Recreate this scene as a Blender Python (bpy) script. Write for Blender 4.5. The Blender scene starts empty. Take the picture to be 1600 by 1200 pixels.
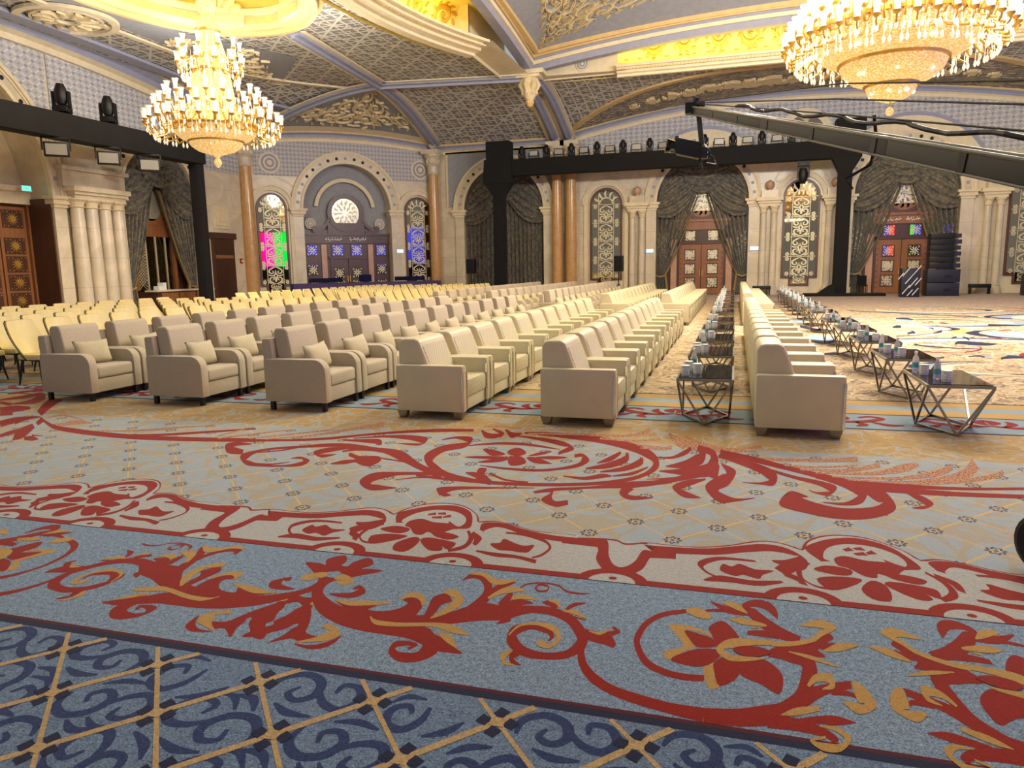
import bpy, bmesh, math, random
from mathutils import Vector, Matrix
from mathutils.geometry import tessellate_polygon
random.seed(7)
PI = math.pi
SC = bpy.context.scene
COL = SC.collection
# ------------------------------------------------------------------ camera
cam_d = bpy.data.cameras.new('camera'); cam = bpy.data.objects.new('camera', cam_d); COL.objects.link(cam)
cam_d.sensor_width = 36.0; cam_d.lens = 36.0 * 1148.0 / 1600.0; cam_d.clip_end = 300; cam_d.clip_start = 0.05
_p, _y, _r = 0.1574, 0.29375, -0.01735
_fw = Vector((-math.sin(_y)*math.cos(_p), math.cos(_y)*math.cos(_p), -math.sin(_p)))
_r0 = Vector((math.cos(_y), math.sin(_y), 0)); _u0 = _r0.cross(_fw)
_rt = _r0*math.cos(_r) + _u0*math.sin(_r); _up = -_r0*math.sin(_r) + _u0*math.cos(_r)
_m = Matrix((_rt, _up, -_fw)).transposed().to_4x4(); _m.translation = Vector((0, 0, 1.65))
cam.matrix_world = _m
SC.camera = cam
# ------------------------------------------------------------------ world, exposure, main lights
W = bpy.data.worlds.new('world'); SC.world = W; W.use_nodes = True
W.node_tree.nodes['Background'].inputs[0].default_value = (0.90, 0.94, 1.0, 1)
W.node_tree.nodes['Background'].inputs[1].default_value = 0.42
SC.view_settings.view_transform = 'Standard'; SC.view_settings.look = 'None'
SC.view_settings.exposure = 0.0; SC.view_settings.gamma = 1.0; SC.view_settings.use_curve_mapping = False
SC.cycles.max_bounces = 6; SC.cycles.diffuse_bounces = 3; SC.cycles.glossy_bounces = 4; SC.cycles.transmission_bounces = 6
SC.cycles.caustics_reflective = False; SC.cycles.caustics_refractive = False
SC.cycles.use_denoising = True; SC.cycles.sample_clamp_indirect = 4.0
WARM = (1.0, 0.90, 0.73); BULB = (1, .94, .85)
def area_light(name, loc, sx, sy, power, color, rot=(0, 0, 0)):
    l = bpy.data.lights.new(name, 'AREA'); l.shape = 'RECTANGLE'; l.size = sx; l.size_y = sy; l.energy = power; l.color = color
    o = bpy.data.objects.new(name, l); COL.objects.link(o); o.location = loc; o.rotation_euler = rot; return o
def point_light(name, loc, power, color, radius=.5):
    l = bpy.data.lights.new(name, 'POINT'); l.energy = power; l.color = color; l.shadow_soft_size = radius
    o = bpy.data.objects.new(name, l); COL.objects.link(o); o.location = loc; return o
CH2 = Vector((3.4, 20.0, 5.35)); CH1 = Vector((-16.15, 20.9, 5.05))
def disk_light(name, loc, d, power, color, rot=(0, 0, 0)):
    o = area_light(name, loc, d, d, power, color, rot); o.data.shape = 'DISK'; return o
disk_light('chandelier_and_fill_light', (CH2.x, CH2.y, 4.95), 3.4, 300, WARM)            # the great chandelier, downwards
for k in range(6): point_light('chandelier_and_fill_light', (CH2.x+3.2*math.cos(k*PI/3+.5), CH2.y+3.2*math.sin(k*PI/3+.5), 8.2), 1450, BULB, .35)   # its ring of candle lamps
disk_light('chandelier_and_fill_light', (CH1.x, CH1.y, 4.9), 2.4, 500, WARM)
for k in range(4): point_light('chandelier_and_fill_light', (CH1.x+3.*math.cos(k*PI/2+.8), CH1.y+3.*math.sin(k*PI/2+.8), 8.4), 360, BULB, .3)
CH_FILL = Vector((-4.6, 8.6, 7.6))
disk_light('chandelier_and_fill_light', (CH_FILL.x, CH_FILL.y, 7.5), 2.6, 230, (1, .96, .9))    # added fill light for the foreground, hung in an invented chandelier
disk_light('chandelier_and_fill_light', (4.5, 8.6, 7.5), 2.6, 150, (.95, .97, 1))  # second added fill light, cooler, over the near floor
area_light('cove_light', (3.2, 35.0, 10.75), 17, .3, 250, (1, .80, .22), (PI, 0, 0))
area_light('cove_light', (-11.1, 21.8, 10.75), .5, 13, 300, (1, .80, .22), (PI, 0, 0))
point_light('dome_light', (-16.0, 19.2, 11.2), 230, (1, .78, .25), 1.0)
# ------------------------------------------------------------------ materials
MAT = {}
def S2L(c): return tuple(((v/255.)/12.92 if v/255. <= .04045 else ((v/255.+.055)/1.055)**2.4) for v in c) + (1,)
class NT:
    def __init__(s, name):
        s.m = bpy.data.materials.new(name); s.m.use_nodes = True; s.t = s.m.node_tree; s.n = s.t.nodes; s.b = s.n['Principled BSDF']; MAT[name] = s.m
        s._tc = None
    def new(s, typ, **kw):
        n = s.n.new(typ)
        for k, v in kw.items(): setattr(n, k, v)
        return n
    def link(s, a, b): s.t.links.new(a, b)
    def obj(s, gen=False):
        if s._tc is None: s._tc = s.new('ShaderNodeTexCoord')
        return s._tc.outputs['Object']
    def pos(s): return s.new('ShaderNodeNewGeometry').outputs['Position']
    def math(s, op, a, b=None, c=None, clamp=False):
        n = s.new('ShaderNodeMath', operation=op, use_clamp=clamp)
        for i, v in enumerate((a, b, c)):
            if v is None: continue
            if isinstance(v, (int, float)): n.inputs[i].default_value = v
            else: s.link(v, n.inputs[i])
        return n.outputs[0]
    def xyz(s, v):
        n = s.new('ShaderNodeSeparateXYZ'); s.link(v, n.inputs[0]); return n.outputs
    def vec(s, x, y, z=0.):
        n = s.new('ShaderNodeCombineXYZ')
        for i, v in enumerate((x, y, z)):
            if isinstance(v, (int, float)): n.inputs[i].default_value = v
            else: s.link(v, n.inputs[i])
        return n.outputs[0]
    def mapv(s, v, scale=(1, 1, 1), rot=(0, 0, 0), loc=(0, 0, 0)):
        n = s.new('ShaderNodeMapping'); s.link(v, n.inputs[0]); n.inputs[1].default_value = loc; n.inputs[2].default_value = rot; n.inputs[3].default_value = scale; return n.outputs[0]
    def noise(s, v, scale, detail=3, rough=.55, dist=0.):
        n = s.new('ShaderNodeTexNoise'); s.link(v, n.inputs['Vector']); n.inputs['Scale'].default_value = scale; n.inputs['Detail'].default_value = detail; n.inputs['Roughness'].default_value = rough; n.inputs['Distortion'].default_value = dist; return n.outputs[0]
    def voro(s, v, scale, feature='F1'):
        n = s.new('ShaderNodeTexVoronoi', feature=feature); s.link(v, n.inputs['Vector']); n.inputs['Scale'].default_value = scale; return n.outputs['Distance']
    def wave(s, v, scale, dist=0., detail=2, typ='BANDS', dirn='X'):
        n = s.new('ShaderNodeTexWave', wave_type=typ)
        if typ == 'BANDS': n.bands_direction = dirn
        s.link(v, n.inputs['Vector']); n.inputs['Scale'].default_value = scale; n.inputs['Distortion'].default_value = dist; n.inputs['Detail'].default_value = detail; return n.outputs[1]
    def mix(s, f, a, b):
        n = s.new('ShaderNodeMix', data_type='RGBA')
        for i, v in ((0, f), (6, a), (7, b)):
            if isinstance(v, (int, float)): n.inputs[i].default_value = v
            elif isinstance(v, tuple): n.inputs[i].default_value = v
            else: s.link(v, n.inputs[i])
        return n.outputs[2]
    def ramp(s, f, stops):
        n = s.new('ShaderNodeValToRGB'); s.link(f, n.inputs[0]); e = n.color_ramp.elements
        while len(e) < len(stops): e.new(.5)
        for q, (p, c) in zip(e, stops): q.position = p; q.color = c
        return n.outputs[0]
    def step(s, v, lo, hi):
        n = s.new('ShaderNodeMapRange', interpolation_type='SMOOTHSTEP'); s.link(v, n.inputs[0]); n.inputs[1].default_value = lo; n.inputs[2].default_value = hi; return n.outputs[0]
    def base(s, c):
        if isinstance(c, tuple): s.b.inputs['Base Color'].default_value = c
        else: s.link(c, s.b.inputs['Base Color'])
    def set(s, rough=.6, metal=0., spec=None, sheen=0., trans=0., ior=None, emit=None, estr=0., coat=0.):
        i = s.b.inputs; i['Roughness'].default_value = rough; i['Metallic'].default_value = metal
        if spec is not None: i['Specular IOR Level'].default_value = spec
        if sheen: i['Sheen Weight'].default_value = sheen
        if trans: i['Transmission Weight'].default_value = trans
        if ior: i['IOR'].default_value = ior
        if coat: i['Coat Weight'].default_value = coat
        if emit is not None:
            if isinstance(emit, tuple): i['Emission Color'].default_value = emit
            else: s.link(emit, i['Emission Color'])
            i['Emission Strength'].default_value = estr
        return s
    def bump(s, h, strength=.3, dist=.01):
        n = s.new('ShaderNodeBump'); n.inputs['Strength'].default_value = strength; n.inputs['Distance'].default_value = dist
        s.link(h, n.inputs['Height']); s.link(n.outputs[0], s.b.inputs['Normal']); return s
def plain(name, rgb, rough=.6, metal=0., var=0., vscale=4., **kw):
    t = NT(name); c = S2L(rgb)
    if var:
        f = t.noise(t.obj(), vscale, 3)
        t.base(t.mix(t.step(f, .3, .7), tuple(v*(1-var) for v in c[:3]) + (1,), tuple(min(1, v*(1+var)) for v in c[:3]) + (1,)))
    else: t.base(c)
    t.set(rough, metal, **kw); return t
# furniture
t = plain('white_leather', (212, 200, 164), .45, var=.03, vscale=5)
t = NT('quilted_leather'); v = t.obj(); x = t.xyz(v)
u1 = t.math('ADD', t.math('MULTIPLY', x[1], 16.), t.math('MULTIPLY', t.math('ADD', x[2], t.math('MULTIPLY', x[0], -1.)), 16.)); u2 = t.math('SUBTRACT', t.math('MULTIPLY', x[1], 16.), t.math('MULTIPLY', t.math('ADD', x[2], t.math('MULTIPLY', x[0], -1.)), 16.))
g1 = t.math('ABSOLUTE', t.math('SUBTRACT', t.math('FRACT', u1), .5)); g2 = t.math('ABSOLUTE', t.math('SUBTRACT', t.math('FRACT', u2), .5))
h = t.step(t.math('MINIMUM', t.math('SUBTRACT', .5, g1), t.math('SUBTRACT', .5, g2)), 0., .16)
t.base(t.mix(h, S2L((172, 158, 122)), S2L((216, 205, 170)))); t.set(.45); t.bump(h, .5, .012)
t = plain('beige_fabric', (184, 170, 146), .9, var=.04, vscale=30, sheen=.2)
t = plain('pillow_fabric', (192, 178, 146), .9, var=.04, vscale=20, sheen=.2)
t = plain('cream_leather', (224, 204, 140), .5, var=.03, vscale=8)
t = plain('black_wood', (18, 15, 14), .5); t = plain('black_metal', (20, 20, 21), .5, .3); t = plain('black_cloth', (13, 13, 14), .95, var=.2, vscale=2)
t = plain('chrome', (225, 222, 215), .16, 1.); t = plain('brushed_steel', (150, 144, 132), .25, .8)
t = plain('dark_glass', (14, 11, 9), .04, spec=.8)
t = NT('clear_glass'); t.base((.95, .97, 1, 1)); t.set(.12, trans=.55, ior=1.3)
t = NT('cut_crystal'); f = t.voro(t.obj(), 60.); t.base(t.ramp(f, [(0, (.6, .64, .72, 1)), (.4, (1, 1, 1, 1))])); t.set(.1, trans=.2, ior=1.4); t.bump(f, .6, .01)
t = plain('white_plastic', (235, 235, 232), .4); t = plain('teal_label', (60, 165, 170), .35)
# architecture
def marble(name, rgb, joint=True):
    t = NT(name); p = t.pos(); z = t.xyz(p)[2]; f = t.noise(p, .9, 5, .6, 1.2); c = S2L(rgb)
    col = t.mix(t.step(f, .35, .7), tuple(v*.82 for v in c[:3])+(1,), c)
    if joint:
        j = t.step(t.math('ABSOLUTE', t.math('SUBTRACT', t.math('FRACT', t.math('DIVIDE', z, 1.15)), .5)), .488, .497)
        col = t.mix(t.math('MULTIPLY', j, .4), col, (.2, .16, .12, 1))
    t.base(col); t.set(.32); return t
marble('cream_marble', (226, 212, 186)); marble('cream_stone', (222, 207, 178), False); marble('pink_marble', (206, 160, 130), False)
t = NT('orange_marble'); p = t.pos(); f = t.noise(p, 3.5, 5, .65, .6); t.base(t.mix(f, S2L((172, 124, 70)), S2L((222, 178, 120)))); t.set(.22)
def lattice(name, c0, c1, c2, sc):
    t = NT(name); p = t.pos(); x = t.xyz(p); a = t.math('ADD', t.math('MULTIPLY', x[0], .75), t.math('MULTIPLY', x[1], .75)); z = x[2]
    u = t.math('MULTIPLY', t.math('ADD', a, z), sc); v = t.math('MULTIPLY', t.math('SUBTRACT', a, z), sc)
    fu = t.math('ABSOLUTE', t.math('SUBTRACT', t.math('FRACT', u), .5)); fv = t.math('ABSOLUTE', t.math('SUBTRACT', t.math('FRACT', v), .5))
    line = t.step(t.math('MAXIMUM', fu, fv), .40, .45); dot = t.math('SUBTRACT', 1., t.step(t.math('ADD', fu, fv), .12, .26))
    fl = t.step(t.math('ADD', t.math('SUBTRACT', .5, fu), t.math('SUBTRACT', .5, fv)), .14, .30)
    col = t.mix(line, c0, c1); col = t.mix(t.math('MULTIPLY', dot, .8), col, c2); col = t.mix(t.math('SUBTRACT', 1., fl), col, c2)
    t.base(col); t.set(.7); t.bump(line, .4, .02); return t
lattice('blue_lattice', S2L((182, 180, 182)), S2L((216, 210, 200)), S2L((142, 145, 162)), 2.3)
t = NT('vault_lattice'); p = t.pos(); x = t.xyz(p)
wv = t.noise(p, .8, 2); sc = .5
u = t.math('MULTIPLY', t.math('ADD', x[0], x[1]), sc); v = t.math('MULTIPLY', t.math('SUBTRACT', x[0], x[1]), sc)
fu = t.math('ABSOLUTE', t.math('SUBTRACT', t.math('FRACT', u), .5)); fv = t.math('ABSOLUTE', t.math('SUBTRACT', t.math('FRACT', v), .5))
d = t.math('SQRT', t.math('ADD', t.math('MULTIPLY', fu, fu), t.math('MULTIPLY', fv, fv)))
r1 = t.math('ABSOLUTE', t.math('SUBTRACT', t.math('FRACT', t.math('MULTIPLY', d, 4.4)), .5)); r2 = t.math('ABSOLUTE', t.math('SUBTRACT', fu, fv)); r3 = t.math('ABSOLUTE', t.math('SUBTRACT', t.math('ADD', fu, fv), .5))
h = t.math('MINIMUM', t.math('MINIMUM', t.step(r1, .05, .16), t.step(r2, .02, .07)), t.math('MINIMUM', t.step(r3, .02, .07), t.step(t.math('MINIMUM', fu, fv), .02, .06)))
t.base(t.mix(h, S2L((212, 206, 194)), S2L((140, 136, 130)))); t.set(.7); t.bump(t.math('SUBTRACT', 1., h), .7, .06)
t = NT('ornate_relief'); p = t.pos(); f = t.noise(p, 1.3, 4, .6, 2.2); w = t.wave(p, 1.6, 9., 3, 'RINGS'); h = t.math('MULTIPLY', t.step(w, .3, .75), t.step(f, .35, .6))
t.base(t.mix(h, S2L((118, 110, 104)), S2L((214, 196, 158)))); t.set(.7); t.bump(h, .9, .08)
plain('blue_ground', (150, 152, 158), .7, var=.06); plain('relief_cream', (224, 204, 160), .6, var=.08, vscale=3)
plain('blue_moulding', (150, 152, 172), .5, var=.05); plain('gold_rib', (214, 182, 124), .5, var=.06); plain('cream_moulding', (226, 210, 176), .5, var=.05)
plain('yellow_cove', (250, 222, 120), .7, var=.05, vscale=1.5); plain('gold_relief', (196, 146, 48), .5)
plain('gold', (212, 168, 78), .38, .75)
t = NT('door_wood'); p = t.pos(); f = t.noise(t.mapv(p, (6, 6, .6)), 2., 4); t.base(t.mix(f, S2L((116, 72, 42)), S2L((166, 110, 68)))); t.set(.35)
t = NT('dark_wood'); p = t.pos(); f = t.noise(t.mapv(p, (6, 6, .6)), 2., 4); t.base(t.mix(f, S2L((58, 36, 26)), S2L((94, 60, 44)))); t.set(.35)
t = plain('mirror_glass', (156, 142, 116), .03, 1.); t = plain('etched_silver', (216, 204, 172), .45, .3); t = plain('window_frame', (92, 56, 40), .4)
t = NT('etched_glass'); f = t.wave(t.obj(), 9., 8., 2, 'RINGS'); t.base(t.mix(t.step(f, .35, .6), S2L((120, 118, 110)), S2L((232, 224, 198)))); t.set(.25, .35)
t = NT('curtain_damask'); p = t.pos(); f = t.noise(p, 6., 4, .6, 1.); w = t.voro(t.mapv(p, (1.5, 1.5, 1.)), 3.)
t.base(t.mix(t.math('MULTIPLY', t.step(f, .38, .6), t.step(w, .05, .6)), S2L((72, 72, 72)), S2L((128, 118, 94)))); t.set(.6, sheen=.3)
plain('curtain_lining', (164, 138, 92), .7, sheen=.2)
plain('purple_cloth', (72, 52, 104), .8, var=.06); plain('screen_black', (10, 10, 12), .15); plain('navy', (24, 28, 46), .5); plain('red_plastic', (150, 30, 24), .4)
def emis(name, rgb, s, rough=.5):
    t = NT(name); c = S2L(rgb); t.base(c); t.set(rough, emit=c, estr=s); return t
emis('lamp_glow', (255, 236, 190), 9.); emis('exit_green', (70, 235, 180), 2.5); emis('exit_cyan', (150, 225, 255), 3.); emis('shade_glow', (255, 240, 205), 1.5)
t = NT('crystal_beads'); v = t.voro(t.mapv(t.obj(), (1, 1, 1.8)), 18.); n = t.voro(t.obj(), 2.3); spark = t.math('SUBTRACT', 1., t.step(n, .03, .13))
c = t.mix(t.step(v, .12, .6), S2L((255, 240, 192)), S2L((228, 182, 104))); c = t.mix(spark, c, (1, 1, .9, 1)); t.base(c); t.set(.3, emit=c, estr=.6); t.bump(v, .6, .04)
t = NT('shade_glass'); t.base((1, .97, .9, 1)); t.set(.08, trans=.6, ior=1.3, emit=(1, .93, .78, 1), estr=.35)
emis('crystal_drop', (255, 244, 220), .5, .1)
CARPET={'border':'''
rp-2309 3484 -2221 3494 -2178 3482 -2212 3557 -2142 3636 -2085 3553 -2083 3494 -2000 3481 -2074 3417 -2132 3379 -2157 3347 -2221 3402
yp-2150 3531 -2149 3443 -2157 3429 -2168 3508
rs-2008 3335 -2084 3317 -2076 3177 -1941 2988 -1787 2885 -1629 2841 -1498 2835 -1376 2829 -1295 2799 -1279 2792 -1282 2728 -1347 2711 -1379 2724 -1384 2744 -1349 2769 -1325 2766 -1338 2756/-2000 3324 -2030 3256 -2005 3166 -1939 3103 -1837 3044 -1689 3000 -1547 2963 -1418 2955 -1299 2931 -1195 2762 -1240 2661 -1322 2638 -1399 2692 -1415 2781 -1366 2808 -1302 2790 -1321 2735
rs-1673 2940 -1542 2933 -1393 2972 -1240 3004 -1102 3083/-1715 3031 -1589 3038 -1426 3047 -1288 3108 -1180 3250
rs-1955 3145 -1890 3128 -1818 3138 -1783 3211 -1853 3286 -1875 3243/-1963 3162 -1912 3171 -1855 3194 -1833 3254 -1833 3241 -1866 3229
rs-1362 3011 -1344 3098 -1349 3167 -1331 3204 -1310 3220/-1382 3027 -1404 3144 -1421 3251 -1372 3306 -1311 3235
rp-1358 2894 -1253 2890 -1177 2836 -1083 2769 -1146 2759 -1199 2759 -1270 2782
rp-1896 3093 -1778 3060 -1658 3100 -1680 3041 -1595 3045 -1534 3097 -1518 3155 -1557 3182 -1537 3215 -1489 3209 -1441 3157 -1428 3089 -1446 3016 -1625 2936
rp-1938 2709 -1931 2790 -1887 2801 -1839 2751 -1761 2733 -1822 2672 -1885 2693 -1966 2627
rp-2022 2848 -2032 2931 -2013 2971 -1923 2857 -1949 2817
rp-2177 2790 -2171 2895 -2164 3005 -2114 3000 -2089 2881 -2065 2820 -2083 2782 -2028 2716 -2009 2652 -2065 2660 -2127 2722
ys-2024 3315 -1969 3314 -1953 3317 -1967 3314 -2007 3303/-2041 3342 -2006 3389 -1911 3328 -1935 3260 -1999 3285
ys-1894 3089 -1795 3056 -1700 3080 -1596 3127/-1898 3098 -1819 3104 -1726 3129 -1603 3140
ys-1568 3172 -1535 3216 -1481 3208 -1440 3147/-1576 3184 -1562 3266 -1488 3269 -1426 3171
ys-1341 3028 -1279 3116 -1253 3241 -1338 3359 -1398 3329/-1350 3040 -1317 3166 -1311 3267 -1326 3275 -1392 3311
ys-1633 2969 -1572 2909 -1451 2920 -1306 2958 -1203 2928 -1111 2922/-1633 2981 -1588 2953 -1467 2956 -1320 2995 -1220 3000 -1113 2933
ys-1264 2915 -1194 2847 -1128 2802/-1265 2921 -1192 2905 -1126 2810
ys-1840 2662 -1766 2691 -1712 2718 -1689 2791 -1780 2860 -1814 2835/-1847 2671 -1789 2722 -1761 2777 -1745 2806 -1760 2805 -1808 2824
rs-2097 2997 -2078 3028 -2021 2998 -1966 2919 -1927 2814 -1914 2745/-2135 3039 -2117 3093 -2017 3051 -1922 2919 -1863 2785 -1848 2704
rs-1839 2646 -1747 2630 -1681 2674 -1670 2769/-1845 2658 -1766 2661 -1709 2708 -1676 2775
yp-2143 3058 -2130 2995 -2155 2998 -2167 3051
rs-1242 3013 -1104 3073 -998 3109 -907 3200 -804 3211 -706 3154 -641 3046 -629 2996 -659 2908 -743 2869 -835 2893 -892 2960 -898 2993 -851 3051 -778 3035 -751 3007 -755 2975/-1286 3099 -1172 3245 -1046 3251 -931 3281 -815 3293 -697 3237 -605 3099 -578 2952 -635 2849 -731 2812 -833 2819 -927 2913 -943 3057 -867 3110 -778 3090 -734 3014 -748 2967
rs-1192 3106 -1134 3274 -1177 3463 -1264 3574 -1330 3574 -1351 3483/-1228 3153 -1192 3333 -1213 3439 -1258 3503 -1306 3516 -1345 3473
rs-1151 3233 -1126 3376 -1090 3470 -1065 3518/-1198 3294 -1163 3433 -1116 3521 -1071 3532
rs-1035 3217 -1032 3331 -1038 3387/-1081 3262 -1069 3373 -1045 3397
rs-1025 3205 -967 3272 -912 3306/-1059 3283 -989 3339 -916 3320
rs-1033 3118 -1009 3130 -1025 3070/-1030 3200 -966 3109 -1019 3060
rs-868 3325 -827 3302 -789 3271/-872 3342 -832 3368 -785 3314
rs-731 3274 -704 3328 -656 3376/-745 3301 -718 3367 -658 3384
rs-707 3215 -627 3202/-710 3238 -627 3210
rs-607 3033 -552 3011 -498 3000 -463 2982/-612 3120 -557 3111 -491 3094 -453 3014
rs-532 3063 -484 3087 -451 3134 -490 3179/-541 3098 -496 3129 -480 3141 -494 3159
rs-845 2879 -885 2840 -864 2755 -813 2740/-827 2845 -849 2799 -853 2780 -813 2746
rs-1021 3459 -993 3514 -915 3544 -837 3534 -782 3478 -711 3466 -657 3488/-1027 3471 -1000 3532 -920 3563 -838 3553 -783 3499 -715 3488 -659 3495
rs-943 3478 -929 3518 -888 3511 -885 3482 -919 3464 -947 3493/-952 3492 -937 3540 -887 3530 -875 3464 -916 3442 -948 3477
rs-611 2940 -581 2817 -517 2705 -422 2631 -303 2588 -181 2560 -65 2541/-585 2953 -555 2847 -500 2763 -416 2695 -299 2656 -177 2633 -58 2633
ys-1343 3562 -1261 3555 -1184 3478 -1124 3480 -1065 3549/-1348 3579 -1271 3605 -1195 3552 -1143 3537 -1071 3564
ys-1140 3297 -1094 3370 -1047 3400 -990 3436/-1153 3318 -1119 3419 -1071 3473 -994 3451
ys-1023 3321 -973 3343 -902 3344/-1036 3355 -986 3397 -905 3361
ys-842 3352 -802 3332 -775 3289/-844 3366 -800 3371 -768 3304
ys-748 3261 -684 3243 -622 3212/-750 3274 -687 3291 -621 3220
ys-592 3098 -536 3080 -495 3147/-593 3110 -542 3109 -499 3157
ys-888 2857 -922 2806 -889 2734 -841 2732/-878 2842 -891 2784 -886 2759 -842 2739
ys-932 2970 -907 3065 -833 3095 -755 3058 -723 3007 -743 2944 -796 2986/-940 2979 -916 3084 -839 3126 -751 3111 -700 3001 -730 2905 -793 2919
rs-62 2541 52 2547 168 2584 235 2648 304 2769 342 2884 370 3006 358 3137 293 3166 229 3198/-62 2633 52 2658 162 2714 211 2742 270 2825 294 2908 308 2990 312 3037 268 3058 207 3102
rs159 2567 240 2575 296 2572 347 2564 369 2546 354 2531/167 2648 252 2656 313 2641 364 2611 396 2560 355 2523
rs274 2618 340 2640 392 2645 467 2679/275 2657 345 2691 402 2707 468 2685
rs296 2721 355 2808 412 2865 486 2913/273 2808 343 2887 412 2932 489 2971
rs404 2846 473 2856 504 2826/415 2904 482 2885 506 2831
rs-179 3438 -282 3380 -352 3276 -384 3133 -372 3013 -316 2878 -233 2822 -153 2805 -72 2815/-173 3397 -271 3334 -331 3238 -355 3116 -349 3035 -301 2925 -228 2869 -152 2854 -71 2863
rs330 3293 259 3354 190 3443 142 3522 115 3532 142 3548 192 3527 216 3482 238 3440/317 3234 233 3252 158 3343 111 3438 80 3551 144 3630 212 3611 241 3530 241 3444
rs242 3324 165 3311 102 3291/234 3247 161 3250 100 3252
rs128 3497 27 3513 -68 3557/124 3445 19 3444 -69 3546
rs112 3480 -21 3484 -117 3438/110 3454 -21 3449 -117 3428
rp-51 3209 -67 3281 -12 3360 39 3293 66 3195 -2 3162 -28 3112
rp-171 3223 -100 3203 -50 3179 -28 3112 -108 3084 -146 3146
rp-213 2946 -165 3020 -101 3072 -27 3084 -7 3049 -56 2949 -120 2919
rp-35 2974 13 3027 64 2900 -9 2797 -33 2898
rp13 3027 78 3018 156 3052 210 3001 234 2921 212 2799 149 2851 71 2901
rp205 3160 321 3234 390 3266 427 3373 468 3324 435 3264 468 3273 435 3207 389 3195 414 3134 313 3134 263 3148 294 3049 233 3072 182 3085
ys338 2622 391 2608 416 2568 392 2536 347 2529 313 2532 353 2554/339 2628 401 2636 438 2580 395 2495 336 2483 298 2532 353 2572
ys210 2657 268 2671 349 2723/210 2662 268 2722 350 2755
ys327 2879 362 2927 397 2933 405 2919 375 2882/320 2893 357 2982 420 3004 423 2901 375 2872
ys492 2961 490 2900 495 2825 515 2816 504 2807 451 2821/501 2974 526 2949 547 2897 556 2805 490 2741 442 2794
ys209 3225 120 3217 21 3189 -31 3084 23 3004 116 3025 169 3056/206 3182 120 3159 30 3108 3 3092 30 3057 117 3058 169 3067
ys199 3169 287 3196 379 3257 422 3323 493 3424 426 3483 335 3411/201 3220 288 3239 376 3298 413 3372 436 3388 414 3401 334 3395
ys414 3181 482 3203 565 3273/414 3195 486 3280 566 3281
ys268 3138 358 3097 455 3063/270 3147 366 3130 457 3071
ys-9 3545 47 3496 102 3459/-6 3572 59 3563 106 3471
ys-177 3409 -127 3364 -68 3357 -79 3365/-176 3443 -119 3465 -58 3401 -76 3354
ys23 3379 85 3346 184 3349 122 3335/24 3392 91 3411 189 3363 123 3312
yp-246 3258 -160 3273 -73 3233 -50 3186 -86 3214 -164 3224 -118 3088 -166 3034 -210 2947 -249 2977 -227 3031 -169 3075 -211 3181
yp-80 2898 -63 2947 -32 2969 -32 2874 -9 2797 -51 2774
qp39 3102 79 3141 146 3151 200 3117 143 3068 78 3058''',
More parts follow.
